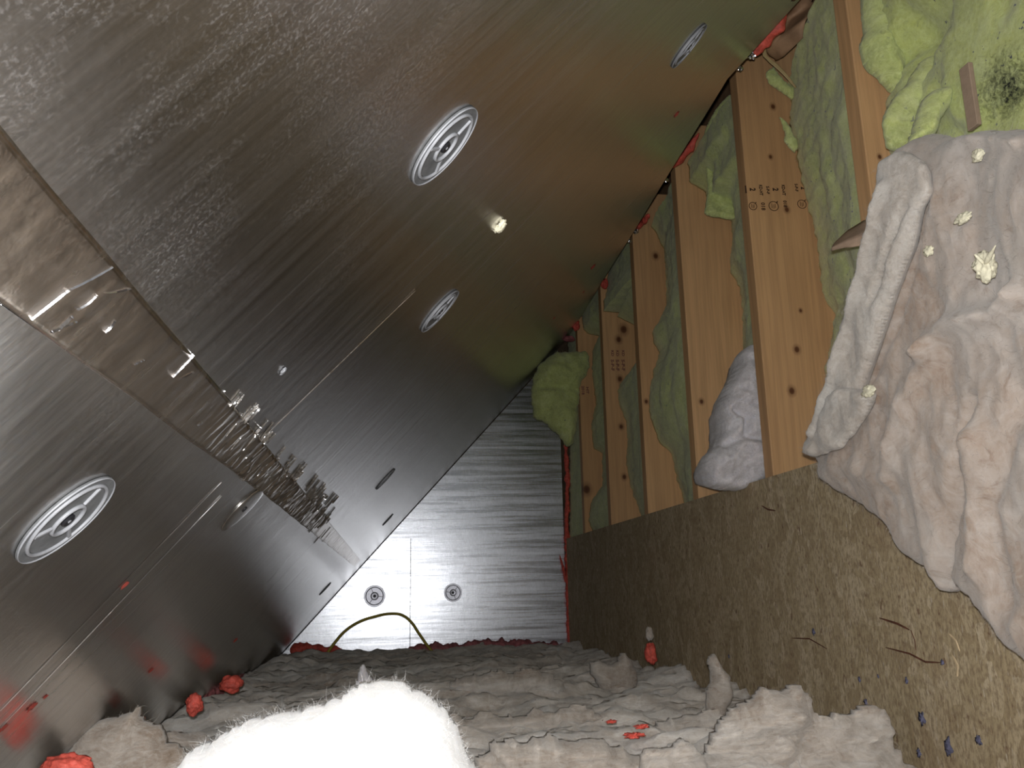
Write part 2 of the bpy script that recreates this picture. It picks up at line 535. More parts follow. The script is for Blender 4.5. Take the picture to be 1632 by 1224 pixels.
def ring(px, py, yn, rpx, parent, mat, wpx=1.4):
    p = ony(px, py, yn); r = rpx * yn / F; w = wpx * yn / F
    V, Fc = [], []
    n = 36
    for i in range(n):
        a = 2 * math.pi * i / n
        for rr in (r, r - w):
            V.append((p[0] + rr * math.cos(a), yn - 0.0003, p[2] + rr * math.sin(a)))
            V.append((p[0] + rr * math.cos(a), yn + 0.0002, p[2] + rr * math.sin(a)))
    for i in range(n):
        a = 4 * i; b2 = 4 * ((i + 1) % n)
        Fc += [(a, b2, b2 + 2, a + 2), (a, a + 1, b2 + 1, b2), (a + 2, b2 + 2, b2 + 3, a + 3)]
    # inner strokes of the mark
    for dx, dz0, dz1 in ((-0.35, -0.45, 0.5), (0.0, -0.55, 0.35), (0.3, -0.4, 0.45)):
        b0 = len(V)
        for (xx, zz) in ((dx * r - w * .4, dz0 * r), (dx * r + w * .4, dz0 * r), (dx * r + w * .4, dz1 * r), (dx * r - w * .4, dz1 * r)):
            V.append((p[0] + xx, yn - 0.0003, p[2] + zz))
        Fc.append((b0, b0 + 1, b0 + 2, b0 + 3))
    b0 = len(V)
    for (xx, zz) in ((.55 * r, .75 * r), (.75 * r, .6 * r), (.95 * r, 1.05 * r), (.8 * r, 1.1 * r)):
        V.append((p[0] + xx, yn - 0.0003, p[2] + zz))
    Fc.append((b0, b0 + 1, b0 + 2, b0 + 3))
    return mesh('stamp_print', V, Fc, mat, parent)


A = studs[2]; ya = stud_far[2] - SW
stamp('-', 1189.5, 302, ya, 9, A, BLACK, 3.4)
stamp('2', 1199, 302, ya, 9.5, A, BLACK, 0.8)
stamp('KD-HT', 1212.5, 303, ya, 5.5, A, BLACK, 0.8)
stamp('S-P-F', 1223.5, 303, ya, 5.0, A, BLACK, 0.95)
stamp('2', 1235.5, 302, ya, 9.5, A, BLACK, 0.8)
stamp('KD-HT', 1248.5, 303, ya, 5.5, A, BLACK, 0.8)
stamp('S-P-F', 1269, 299, ya, 5.0, A, BLACK, 0.95)
stamp('2', 1280, 300, ya, 8.5, A, BLACK, 0.8)
stamp('018', 1216, 329, ya, 6.5, A, FAINT_C, 1.0)
stamp('018', 1251, 325, ya, 6.0, A, FAINT_C, 0.95)
ring(1200, 328.5, ya, 8, A, FAINT_C)
ring(1233, 328.5, ya, 9.8, A, FAINT_C)
ring(1278, 325.5, ya, 9, A, FAINT_C, 1.3)
E_ = studs[5]; ye = stud_far[5] - SW
for px in (976, 984, 993):
    stamp('S-P-F', px, 582, ye, 4.6, E_, FAINT, 1.3)
    stamp('KD', px, 563, ye, 4.0, E_, FAINT, 1.2)
stamp('2018', 929, 622, stud_far[6] - SW, 4.0, studs[6], FAINT, 1.2)
stamp('HT', 936, 622, stud_far[6] - SW, 4.0, studs[6], FAINT, 1.4)


# ------------------------------------------------------------------ insulation builders
def bay_batt(name, yn, yf, prof, near, z0, z1, mat, seed, label, amp=0.012, grp='yellow insulation batts between the studs'):
    """solid batt filling a stud bay; prof = outline of its far edge on the far stud, in photo pixels"""
    pts = sorted([(float(ony(x, y, yf)[2]), float(ony(x, y, yf)[0])) for x, y in prof])
    pz = np.array([p[0] for p in pts]); pxx = np.array([p[1] for p in pts])
    nz = int((z1 - z0) / 0.006); ny = max(10, int((yf - yn) / 0.011))
    V, Fc = [], []
    for j in range(nz + 1):
        z = z0 + (z1 - z0) * j / nz
        xf = float(np.interp(z, pz, pxx)) + 0.005 * fbm((z * 60, seed, 0), 3)
        for i in range(ny + 1):
            t = i / ny
            Y = yn + (yf - yn) * t
            base = WX + near + 0.012 * fbm((z * 5, seed + 3, 1), 2)
            x = base * (1 - t) + xf * t
            win = math.sin(math.pi * min(1, t * 0.97 + 0.03)) ** 0.6
            x -= amp * win * (0.6 + 1.6 * fbm((Y * 9 + seed, z * 7, 2.0), 4))
            x += 0.0025 * fbm((Y * 60 + seed, z * 45, 5.0), 4) * (0.3 + win)
            V.append((max(x, WX + 0.001), Y, z))
    n1 = len(V)
    for j in range(nz + 1):
        z = z0 + (z1 - z0) * j / nz
        for Y in (yn, yf):
            V.append((WX + 0.240, Y, z))
    W_ = ny + 1
    for j in range(nz):
        for i in range(ny):
            a = j * W_ + i
            Fc.append((a, a + W_, a + W_ + 1, a + 1))
        b0 = n1 + 2 * j
        Fc.append((j * W_, b0, b0 + 2, (j + 1) * W_))
        Fc.append((j * W_ + ny, (j + 1) * W_ + ny, b0 + 3, b0 + 1))
        Fc.append((b0, b0 + 1, b0 + 3, b0 + 2))
    o = mesh(name, V, Fc, mat, None, True)
    return tag(o, label, 'insulation', grp)


def poly_rough(P, amp, seed, step=0.004):
    P = [np.array(p, float) for p in P]
    out = []
    n = len(P); L = 0
    for i in range(n):
        # Catmull-Rom for a soft outline
        p0, p1, p2, p3 = P[(i - 1) % n], P[i], P[(i + 1) % n], P[(i + 2) % n]
        d = np.linalg.norm(p2 - p1); k = max(2, int(d / step))
        for j in range(k):
            t = j / k
            q = 0.5 * ((2 * p1) + (-p0 + p2) * t + (2 * p0 - 5 * p1 + 4 * p2 - p3) * t * t + (-p0 + 3 * p1 - 3 * p2 + p3) * t ** 3)
            q = p1 + (p2 - p1) * t if d < step * 2 else 0.5 * q + 0.5 * (p1 + (p2 - p1) * t)
            nrm = np.array([-(p2 - p1)[1], (p2 - p1)[0]]) / (d + 1e-9)
            q = q + nrm * amp * (1.1 * fbm((q[0] * 35, q[1] * 35, seed), 4) + 0.5 * fbm((q[0] * 160, q[1] * 160, seed + 9), 2))
            out.append(q)
    return np.array(out)


def pillow(name, poly, frame, T, back, mat, seed, label, grp=None, cell=0.006, rim=0.03, rough=0.004, amp=0.010, amp_s=9, fine=0.003,
           ridges=(), parent=None, cat='insulation', streak=(1, 1)):
    """solid lump: outline poly (u,v) in metres, frame (O,U,V,N), bulge T along N, backed by depth 'back'"""
    O, U, Vv, Nn = [np.array(a, float) for a in frame]
    P = poly_rough(poly, rough, seed)
    Q = np.roll(P, -1, axis=0)
    lo, hi = P.min(0) - cell, P.max(0) + cell
    nu = int((hi[0] - lo[0]) / cell) + 1; nv = int((hi[1] - lo[1]) / cell) + 1
    gu, gv = np.meshgrid(lo[0] + cell * np.arange(nu + 1), lo[1] + cell * np.arange(nv + 1), indexing='ij')
    G = np.stack([gu.ravel(), gv.ravel()], 1)
    D = np.full(len(G), 1e9); NP = np.zeros_like(G); inside = np.zeros(len(G), bool)
    for a, b in zip(P, Q):
        ab = b - a; l2 = ab @ ab + 1e-12
        t = np.clip(((G - a) @ ab) / l2, 0, 1)
        c = a + t[:, None] * ab
        d = np.hypot(*(G - c).T)
        m = d < D; D[m] = d[m]; NP[m] = c[m]
        cr = ((a[1] > G[:, 1]) != (b[1] > G[:, 1]))
        if abs(b[1] - a[1]) > 1e-12:
            xi = a[0] + (G[:, 1] - a[1]) * (b[0] - a[0]) / (b[1] - a[1])
            inside ^= cr & (G[:, 0] < xi)
    keep = inside | (D < cell * 0.75)
    snap = (~inside) & keep
    G[snap] = NP[snap]; D[snap] = 0
    D[~inside] = 0
    R = [(np.array(r[0], float), r[1], r[2]) for r in ridges]
    ridx = -np.ones(len(G), int); V = []
    for k in np.nonzero(keep)[0]:
        u, v = G[k]; d = D[k]
        e = 1 - math.exp(-(d / rim) * 1.6)
        e = math.sqrt(max(0, 1 - (1 - min(1, d / rim)) ** 2)) * 0.6 + e * 0.4
        h = T * e
        h += amp * e * 2.0 * fbm((u * amp_s * streak[0] + seed, v * amp_s * streak[1], 0.5), 4)
        h += fine * (0.4 + e) * fbm((u * 70 * streak[0] + seed, v * 70 * streak[1], 4.5), 4)
        for pl, w, hh in R:
            a = pl[:-1]; b = pl[1:]; ab = b - a
            t = np.clip(np.sum((np.array([u, v]) - a) * ab, 1) / (np.sum(ab * ab, 1) + 1e-12), 0, 1)
            dd = np.min(np.hypot(*((np.array([u, v]) - (a + t[:, None] * ab)).T)))
            if dd < w * 2.5: h += hh * math.exp(-(dd / w) ** 2) * min(1, e * 1.5)
        ridx[k] = len(V); V.append(O + U * u + Vv * v + Nn * h)
    nf = len(V)
    for k in np.nonzero(keep)[0]:
        u, v = G[k]; V.append(O + U * u + Vv * v - Nn * (back * (0.25 + 0.75 * min(1, D[k] / rim))))
    S = nv + 1; Fc = []; ed = {}
    for i in range(nu):
        for j in range(nv):
            q = [i * S + j, (i + 1) * S + j, (i + 1) * S + j + 1, i * S + j + 1]
            r = [ridx[x] for x in q]
            if min(r) < 0: continue
            if not inside[q].any(): continue
            Fc.append(tuple(r)); Fc.append(tuple(x + nf for x in r[::-1]))
            for a, b in zip(r, r[1:] + r[:1]):
                if (b, a) in ed: del ed[(b, a)]
                else: ed[(a, b)] = 1
    for a, b in ed: Fc.append((b, a, a + nf, b + nf))
    o = mesh(name, V, Fc, mat, parent, True)
    me = o.data
    bmm = bmesh.new(); bmm.from_mesh(me); bmesh.ops.recalc_face_normals(bmm, faces=bmm.faces)
    bmesh.ops.delete(bmm, geom=[v for v in bmm.verts if not v.link_faces], context='VERTS')
    bmm.to_mesh(me); bmm.free()
    if label: tag(o, label, cat, grp)
    return o


def fibres(parent, mat, count, length, width, seed, curl=0.5, pick=None, lift=0.6):
    """loose glass strands standing off a surface: thin curved three sided blades"""
    rnd = random.Random(seed)
    me = parent.data; ps = me.polygons; V, Fc = [], []
    ids = [p.index for p in ps if (pick is None or pick(p.center, p.normal))]
    if not ids: return None
    for _ in range(count):
        p = ps[rnd.choice(ids)]
        c = p.center + Vector((rnd.uniform(-1, 1), rnd.uniform(-1, 1), rnd.uniform(-1, 1))) * 0.003
        n = p.normal
        d = (n * lift + Vector((rnd.gauss(0, 1), rnd.gauss(0, 1), rnd.gauss(0, 1))) * 0.6).normalized()
        L = length * rnd.uniform(0.3, 1.3); w = width * rnd.uniform(0.6, 1.3)
        bend = Vector((rnd.gauss(0, 1), rnd.gauss(0, 1), rnd.gauss(0, 1))) * curl
        side = d.cross(bend)
        if side.length < 1e-6: continue
        side.normalize(); up = side.cross(d).normalized()
        b0 = len(V); q = c - n * 0.002
        seg = 4
        for s in range(seg + 1):
            ww = w * (1 - 0.8 * s / seg)
            V += [q + side * ww, q - side * ww * 0.5 + up * ww * 0.8, q - side * ww * 0.5 - up * ww * 0.8]
            q = q + d * (L / seg); d = (d + bend * (1.0 / seg)).normalized()
        for s in range(seg):
            for t in range(3):
                a = b0 + 3 * s + t; b = b0 + 3 * s + (t + 1) % 3
                Fc.append((a, b, b + 3, a + 3))
    o = mesh('loose_strands', V, Fc, mat)
    o.parent = parent
    o['kind'] = 'stuff'
    return o


def blob(name, c, r, mat, seed, label=None, cat='foam', grp=None, squash=(1, 1, 1), amp=0.3, freq=1.4, sub=4, parent=None, spikes=0, rough=0.12):
    bm = bmesh.new()
    bmesh.ops.create_icosphere(bm, subdivisions=sub, radius=1.0)
    for v in bm.verts:
        d = v.co.normalized()
        k = 1 + amp * fbm((d.x * freq + seed, d.y * freq, d.z * freq), 3) + rough * fbm((d.x * 6 + seed, d.y * 6, d.z * 6), 3)
        if spikes:
            k += spikes * max(0, mn.noise(d * 3.3 + Vector((seed, 0, 0))) - 0.25) * 2.0
        v.co = Vector((d.x * k * r * squash[0], d.y * k * r * squash[1], d.z * k * r * squash[2])) 
    o = from_bm(name, bm, mat, parent, True)
    if hasattr(c, 'to_4x4') or isinstance(c, Matrix): o.matrix_world = c
    else: o.location = Vector([float(t) for t in c])
    if label: tag(o, label, cat, grp)
    return o


def bead(name, pts, r, mat, seed, label, cat='foam', grp=None, amp=0.6, flat=1.0, lump=40.0):
    """irregular bead of expanding foam along a 3D path; r may be a list"""
    pts = [Vector([float(t) for t in p]) for p in pts]
    rs = r if isinstance(r, (list, tuple)) else [r] * len(pts)
    ring_n = 14; C = []
    for i in range(len(pts) - 1):
        d = (pts[i + 1] - pts[i]).length; k = max(2, int(d / 0.004))
        for j in range(k): C.append((pts[i].lerp(pts[i + 1], j / k), rs[i] + (rs[i + 1] - rs[i]) * j / k))
    C.append((pts[-1], rs[-1]))
    V, Fc = [], []
    for i, (c, rr) in enumerate(C):
        t = (C[min(i + 1, len(C) - 1)][0] - C[max(i - 1, 0)][0]).normalized()
        a = t.cross(Vector((0.3, 0.2, 1))).normalized(); b = t.cross(a)
        endk = min(1.0, (min(i, len(C) - 1 - i) + 0.4) / 3.0) ** 0.5
        for j in range(ring_n):
            an = 2 * math.pi * j / ring_n
            dirv = a * math.cos(an) + b * math.sin(an)
            q = c + dirv * rr
            k = 1 + amp * (1.2 * fbm((q.x * lump + seed, q.y * lump, q.z * lump), 3) + 0.6 * fbm((c.x * 14 + seed, c.y * 14, c.z * 14), 2))
            V.append(c + dirv * rr * max(0.25, k) * endk)
    for i in range(len(C) - 1):
        for j in range(ring_n):
            a = i * ring_n + j; b2 = i * ring_n + (j + 1) % ring_n
            Fc.append((a, b2, b2 + ring_n, a + ring_n))
    Fc.append(tuple(range(ring_n))[::-1]); Fc.append(tuple((len(C) - 1) * ring_n + j for j in range(ring_n)))
    o = mesh(name, V, Fc, mat, None, True)
    return tag(o, label, cat, grp)


# ------------------------------------------------------------------ yellow batts in the stud bays
g = 0.0015
near_f = lambda k: stud_far[k] + g
far_n = lambda k: stud_far[k] - SW - g
ZT = 1.05
b1 = bay_batt('insulation_batt', near_f(0), far_n(1),
              [(1403, -60), (1398, -10), (1384, 25), (1377, 60), (1381, 88), (1398, 108), (1424, 128), (1431, 142), (1424, 158), (1413, 175), (1415, 205), (1420, 235), (1430, 350), (1440, 500), (1440, 800)],
              0.010, 0.12, ZT, YEL_BLACK_SPOT, 1, 'large lumpy yellow insulation batt at the top right, black at its edge', 0.022)
b2 = bay_batt('insulation_batt', near_f(1), far_n(2),
              [(1214, -10), (1218, 60), (1224, 100), (1238, 128), (1258, 150), (1262, 170), (1258, 200), (1268, 240), (1278, 290), (1290, 335), (1300, 370), (1306, 420), (1312, 470), (1338, 512), (1322, 560), (1314, 590), (1322, 640), (1318, 700), (1318, 760)],
              0.012, 0.12, 1.02, YEL_BLUE, 2, 'long speckled yellow insulation batt right of the stamped stud', 0.010)
b3 = bay_batt('insulation_batt', near_f(2), far_n(3),
              [(1128, 190), (1108, 232), (1096, 262), (1100, 292), (1124, 306), (1126, 322), (1123, 342), (1150, 346), (1166, 352), (1168, 380), (1163, 430), (1180, 462), (1184, 500), (1184, 560), (1176, 620), (1172, 700), (1172, 780)],
              0.020, 0.12, 1.06, YEL, 3, 'pale yellow insulation batt left of the stamped stud, folded square at its top', 0.006)
b4 = bay_batt('insulation_batt', near_f(3), far_n(4),
              [(1046, 330), (1030, 350), (1046, 372), (1058, 400), (1062, 450), (1062, 490), (1050, 515), (1040, 530), (1041, 545), (1051, 562), (1042, 590), (1034, 630), (1036, 665), (1050, 705), (1070, 722), (1078, 760), (1088, 790), (1092, 820)],
              0.020, 0.12, 1.06, YEL, 4, 'green-yellow insulation batt bulging out beside the fourth stud, pointed at its foot', 0.006)
b5 = bay_batt('insulation_batt', near_f(4), far_n(5),
              [(975, 420), (968, 440), (968, 460), (962, 480), (962, 497), (980, 503), (1006, 500), (1014, 520), (1014, 595), (998, 606), (986, 614), (985, 640), (998, 672), (1000, 700), (998, 740), (1006, 780), (1018, 810), (1026, 835)],
              0.022, 0.12, 1.08, YEL, 5, 'yellow insulation batt with a long hanging lobe beside the knotty narrow stud', 0.004)
b6 = bay_batt('insulation_batt', near_f(5), far_n(6),
              [(935, 480), (926, 500), (930, 525), (938, 533), (957, 536), (958, 556), (944, 560), (944, 600), (950, 640), (942, 680), (946, 715), (960, 722), (960, 775), (952, 785), (942, 800), (938, 830), (946, 850)],
              0.022, 0.12, 1.08, YEL, 6, 'dull green insulation batt with gaps, second from the far end', 0.003)
b7 = bay_batt('insulation_batt', near_f(6), DY - 0.002,
              [(905, 400), (905, 560), (908, 700), (907, 760), (908, 800), (907, 860)],
              0.010, 0.12, 1.08, YEL, 7, 'farthest green insulation batt, squeezed behind the red foam line', 0.002)
for b, cnt in ((b1, 4000), (b2, 4500), (b3, 2500), (b4, 2000), (b5, 800)):
    fibres(b, STR_YEL, cnt, 0.010, 0.00014, 11, curl=1.4, lift=0.25, pick=lambda c, n: c.x < WX + 0.20 and c.z > 0.18)

# ------------------------------------------------------------------ other clumps in the bays
def px_pillow(name, pix, a, plane, T, back, mat, seed, label, off=0.0, **kw):
    """outline traced on a real plane at x=a (knee wall side) or y=a (facing the camera)"""
    if plane == 'x':
        poly = [(p[1], p[2]) for p in (onx(x, y, a) for x, y in pix)]
        fr = ((a + off, 0, 0), (0, 1, 0), (0, 0, 1), (-1, 0, 0))
        conv = lambda x, y: (onx(x, y, a)[1], onx(x, y, a)[2])
    elif plane == 'y':
        poly = [(p[0], p[2]) for p in (ony(x, y, a) for x, y in pix)]
        fr = ((0, a, 0), (1, 0, 0), (0, 0, 1), (0, -1, 0))
        conv = lambda x, y: (ony(x, y, a)[0], ony(x, y, a)[2])
    if 'ridges' in kw:
        kw['ridges'] = [([conv(*q) for q in r[0]], r[1], r[2]) for r in kw['ridges']]
    return pillow(name, poly, fr, T, back, mat, seed, label, **kw)


gl = px_pillow('insulation_clump', [(1186, 560), (1176, 585), (1164, 610), (1152, 650), (1152, 690), (1146, 708), (1130, 722), (1125, 745), (1132, 768), (1160, 780), (1190, 776), (1222, 762), (1230, 700), (1222, 640), (1212, 580), (1200, 550)],
               1.60, 'y', 0.040, 0.14, GREY_FIB, 21, 'grey lavender wad of fluff stuffed at the foot between two studs', amp=0.012, amp_s=16, rim=0.022, cell=0.004,
               ridges=[([(1150, 712), (1175, 700), (1215, 706)], 0.008, -0.022), ([(1165, 655), (1182, 670), (1180, 690)], 0.007, -0.025)])
fibres(gl, STR_GREY, 2500, 0.010, 0.00014, 5, curl=1.4, lift=0.25)
fold = px_pillow('insulation_clump', [(1140, 175), (1122, 215), (1128, 300), (1123, 340), (1140, 346), (1172, 348), (1176, 290), (1172, 230), (1166, 150)],
                 1.79, 'y', 0.008, 0.008, YEL, 22, 'pale folded yellow insulation flap with a square end, high between two studs', amp=0.003, rim=0.01, cell=0.004, rough=0.001)
far_c = px_pillow('insulation_clump', [(862, 580), (880, 565), (905, 560), (935, 562), (940, 580), (934, 598), (924, 612), (922, 640), (920, 672), (914, 706), (902, 712), (893, 695), (880, 685), (868, 672), (850, 665), (847, 630), (850, 600)],
                  3.05, 'y', 0.05, 0.03, YEL, 23, 'pale yellow insulation clump hanging in front of the far end wall', amp=0.010, rim=0.05, cell=0.006, amp_s=12, rough=0.006,
                  ridges=[([(880, 590), (905, 600), (925, 590)], 0.02, 0.015), ([(862, 620), (885, 618), (915, 622)], 0.012, -0.02)])
fibres(far_c, STR_YEL, 1500, 0.016, 0.0003, 8, curl=1.4, lift=0.25)
px_pillow('insulation_clump', [(1375, -20), (1392, -30), (1450, -10), (1470, 60), (1440, 110), (1436, 142), (1420, 140), (1400, 120), (1382, 98), (1376, 70), (1380, 40)],
          1.04, 'y', 0.03, 0.04, YEL, 24, 'pale yellow insulation clump overlapping the topmost right stud', amp=0.008, rim=0.03, cell=0.005)
l2 = px_pillow('insulation_clump', [(1478, 95), (1500, 100), (1490, 150), (1476, 190), (1462, 226), (1440, 240), (1416, 232), (1412, 200), (1412, 178), (1432, 150), (1452, 120)],
          0.985, 'y', 0.02, 0.03, YEL_BLUE, 25, 'narrow pale green insulation tongue hanging above the pink batt', amp=0.006, rim=0.018, cell=0.004)
px_pillow('insulation_clump', [(1478, 150), (1500, 142), (1512, 158), (1506, 185), (1492, 205), (1478, 226), (1452, 228), (1456, 200), (1466, 175)],
          0.90, 'y', 0.025, 0.03, YEL, 26, 'bright yellow insulation tuft beside the narrow green tongue', amp=0.008, rim=0.02, cell=0.004)
px_pillow('insulation_clump', [(1222, 118), (1232, 106), (1248, 128), (1272, 142), (1282, 148), (1262, 158), (1240, 142), (1226, 134)],
          1.46, 'y', 0.008, 0.008, YEL, 27, 'small curled yellow fringe at the top of the stamped stud', amp=0.003, rim=0.01, cell=0.003)
px_pillow('insulation_clump', [(1242, 186), (1254, 194), (1262, 210), (1272, 226), (1268, 246), (1252, 226), (1250, 208)],
          1.46, 'y', 0.006, 0.006, YEL, 28, 'small white-green tuft sticking out over the stamped stud', amp=0.003, rim=0.008, cell=0.003)

# ------------------------------------------------------------------ the large pink batt
PB = 0.622
main_ridges = [
    ([(1484, 300), (1466, 400), (1432, 500), (1394, 600)], 0.010, -0.012),
    ([(1632, 470), (1600, 500), (1520, 520), (1490, 560)], 0.012, 0.022),
    ([(1490, 540), (1470, 600), (1440, 680), (1420, 760)], 0.014, 0.016),
    ([(1550, 640), (1530, 760), (1500, 860), (1490, 930)], 0.010, -0.022),
    ([(1300, 765), (1350, 740), (1400, 760)], 0.016, 0.010),
    ([(1560, 700), (1570, 800), (1560, 900)], 0.020, 0.018),
    ([(1480, 210), (1560, 215), (1632, 225)], 0.008, 0.012),
    ([(1632, 640), (1580, 800), (1600, 960)], 0.016, -0.016)]
pb = px_pillow('insulation_batt', [(1428, 232), (1448, 214), (1500, 216), (1560, 204), (1600, 206), (1680, 200), (1760, 300), (1800, 600), (1780, 900), (1700, 1140),
                                   (1632, 1072), (1590, 1040), (1560, 1008), (1535, 960), (1500, 940), (1478, 945), (1462, 912), (1420, 885), (1396, 846), (1366, 815), (1330, 790), (1300, 770),
                                   (1284, 732), (1292, 700), (1304, 660), (1316, 620), (1330, 570), (1342, 520), (1362, 470), (1380, 420), (1400, 370), (1412, 310), (1410, 265)],
               PB, 'x', 0.032, 0.045, PINK, 31, 'large beige pink insulation batt slumped over the strand board at right', off=0.026, grp=None, cell=0.0042, rim=0.022, rough=0.004, amp=0.010, amp_s=6,
               fine=0.0016, ridges=main_ridges, streak=(1.5, 0.8))
fibres(pb, STR_PINK, 16000, 0.012, 0.00015, 12, curl=1.5, lift=0.3, pick=lambda c, n: n.x < 0.3)
pe = px_pillow('insulation_clump', [(1412, 255), (1440, 240), (1470, 262), (1478, 300), (1462, 340), (1448, 400), (1425, 460), (1402, 530), (1378, 600), (1352, 655), (1330, 690), (1300, 728), (1284, 722), (1300, 680), (1318, 620), (1334, 560), (1352, 490), (1378, 420), (1402, 350), (1406, 300)],
               0.600, 'x', 0.012, 0.018, PINK_L, 32, 'pale rolled edge strip lying along the left side of the pink batt', grp=None, cell=0.0035, rim=0.012, rough=0.002, amp=0.004, amp_s=10, fine=0.0012,
               ridges=[([(1425, 300), (1410, 360), (1390, 440), (1360, 520), (1335, 610), (1310, 690)], 0.008, 0.010),
                       ([(1452, 330), (1430, 400), (1400, 480)], 0.004, -0.010)], streak=(2.0, 0.6))
fibres(pe, STR_PINK, 4000, 0.010, 0.00010, 13, curl=1.5, lift=0.3, pick=lambda c, n: n.x < 0.3)
pf = px_pillow('insulation_clump', [(1372, 622), (1392, 628), (1380, 660), (1360, 690), (1338, 712), (1300, 728), (1280, 722), (1300, 690), (1312, 660), (1325, 630), (1345, 618)],
               0.590, 'x', 0.014, 0.015, PINK_L, 33, 'pale lavender wisp at the lower left corner of the pink batt', grp=None, cell=0.0035, rim=0.012, rough=0.003, amp=0.005, amp_s=14, fine=0.0012)
fibres(pf, STR_PINK, 1500, 0.010, 0.00010, 14, curl=1.5, lift=0.3, pick=lambda c, n: n.x < 0.3)

# ------------------------------------------------------------------ floor insulation
def floor_h(x, Y):
    h = -0.222
    h += 0.030 * fbm((x * 3.2, Y * 5.5, 1.0), 5)
    h += 0.022 * abs(fbm((x * 5.0, Y * 11.0, 7.0), 4))
    h += 0.010 * fbm((x * 16, Y * 60, 3.0), 5)
    h += 0.012 * max(0, fbm((x * 9 + 4, Y * 24, 11.0), 4)) ** 0.7
    h += 0.030 * math.exp(-((x - 0.42) / 0.14) ** 2 - ((Y - 1.12) / 0.16) ** 2)
    h -= 0.045 * min(1, max(0, (1.35 - Y) / 0.35)) * min(1, max(0, (x - 0.30) / 0.3))
    h += 0.030 * math.exp(-((x + 0.32) / 0.10) ** 2 - ((Y - 1.12) / 0.16) ** 2)
    h += 0.020 * math.exp(-((x - 0.10) / 0.2) ** 2 - ((Y - 1.9) / 0.25) ** 2)
    h += 0.022 * math.exp(-((x - 0.30) / 0.18) ** 2 - ((Y - 2.3) / 0.15) ** 2)
    return h


nx, nY = 150, 420
V, Fc = [], []
for j in range(nY + 1):
    Y = 0.15 + (DY - 0.004 - 0.15) * (j / nY) ** 1.25
    for i in range(nx + 1):
        x = -0.46 + (OX - 0.002 + 0.46) * i / nx
        z = floor_h(x, Y)
        x2 = x + 0.012 * fbm((x * 20, Y * 20, 9.0), 3) * (1 if 3 < i < nx - 3 else 0)
        V.append((x2, Y, min(z, ROOF_M * x2 + ROOF_B - 0.002 + 0.0)))
for j in range(nY):
    for i in range(nx):
        a = j * (nx + 1) + i
        Fc.append((a, a + 1, a + nx + 2, a + nx + 1))
n0 = len(V)
rimi = [i for i in range(nx + 1)] + [j * (nx + 1) + nx for j in range(1, nY + 1)] + [nY * (nx + 1) + i for i in range(nx - 1, -1, -1)] + [j * (nx + 1) for j in range(nY - 1, 0, -1)]
for r in rimi: V.append((V[r][0], V[r][1], min(-0.300, V[r][2] - 0.01)))
for k in range(len(rimi)):
    k2 = (k + 1) % len(rimi)
    Fc.append((rimi[k], n0 + k, n0 + k2, rimi[k2]))
fi = mesh('floor_insulation', V, Fc, FLOOR_FIB, None, True)
tag(fi, 'torn grey and brown fibreglass layer covering the attic floor', 'insulation', kind='stuff')
fibres(fi, STR_GREY, 26000, 0.016, 0.00018, 15, curl=1.4, lift=0.25, pick=lambda c, n: n.z > 0.2 and c.y > 0.6)


def mound(name, cx, cy, z0, rx, ry, h, mat, seed, label, strands=None, n_str=0, slen=0.015, amp=0.25, lean=0.0, freq=2.2, swid=0.00025):
    """rounded loose wad resting on the floor layer"""
    bm = bmesh.new()
    bmesh.ops.create_icosphere(bm, subdivisions=5, radius=1.0)
    for v in bm.verts:
        d = v.co.normalized()
        k = 1 + amp * fbm((d.x * freq + seed, d.y * freq, d.z * freq), 4) + 0.10 * fbm((d.x * 9 + seed, d.y * 9, d.z * 9), 4) + 0.03 * fbm((d.x * 30 + seed, d.y * 30, d.z * 30), 3)
        z = d.z * k * h if d.z > 0 else d.z * k * h * 0.25
        v.co = Vector((cx + d.x * k * rx + lean * max(0, d.z), cy + d.y * k * ry, z0 + z))
    o = from_bm(name, bm, mat, None, True)
    tag(o, label, 'insulation')
    if strands: fibres(o, strands, n_str, slen, swid, seed, pick=lambda c, n: c.z > z0)
    return o


# bright white wad close to the camera
cx_, cy_ = -0.012, 0.50
bmw = px_pillow('insulation_clump', [(262, 1240), (300, 1200), (335, 1185), (385, 1155), (425, 1140), (500, 1125), (540, 1112), (568, 1092), (600, 1084), (645, 1094), (690, 1118), (722, 1150), (742, 1185), (760, 1230), (770, 1300), (700, 1420), (400, 1430), (240, 1330)],
                0.60, 'y', 0.085, 0.10, WHITE_FIB, 41, 'glaring white fluffy insulation wad at the bottom, nearest the camera', cell=0.0035, rim=0.05, rough=0.003, amp=0.010, amp_s=16)
fibres(bmw, STR_WHITE, 22000, 0.0085, 0.00006, 16, curl=1.6, lift=0.35)

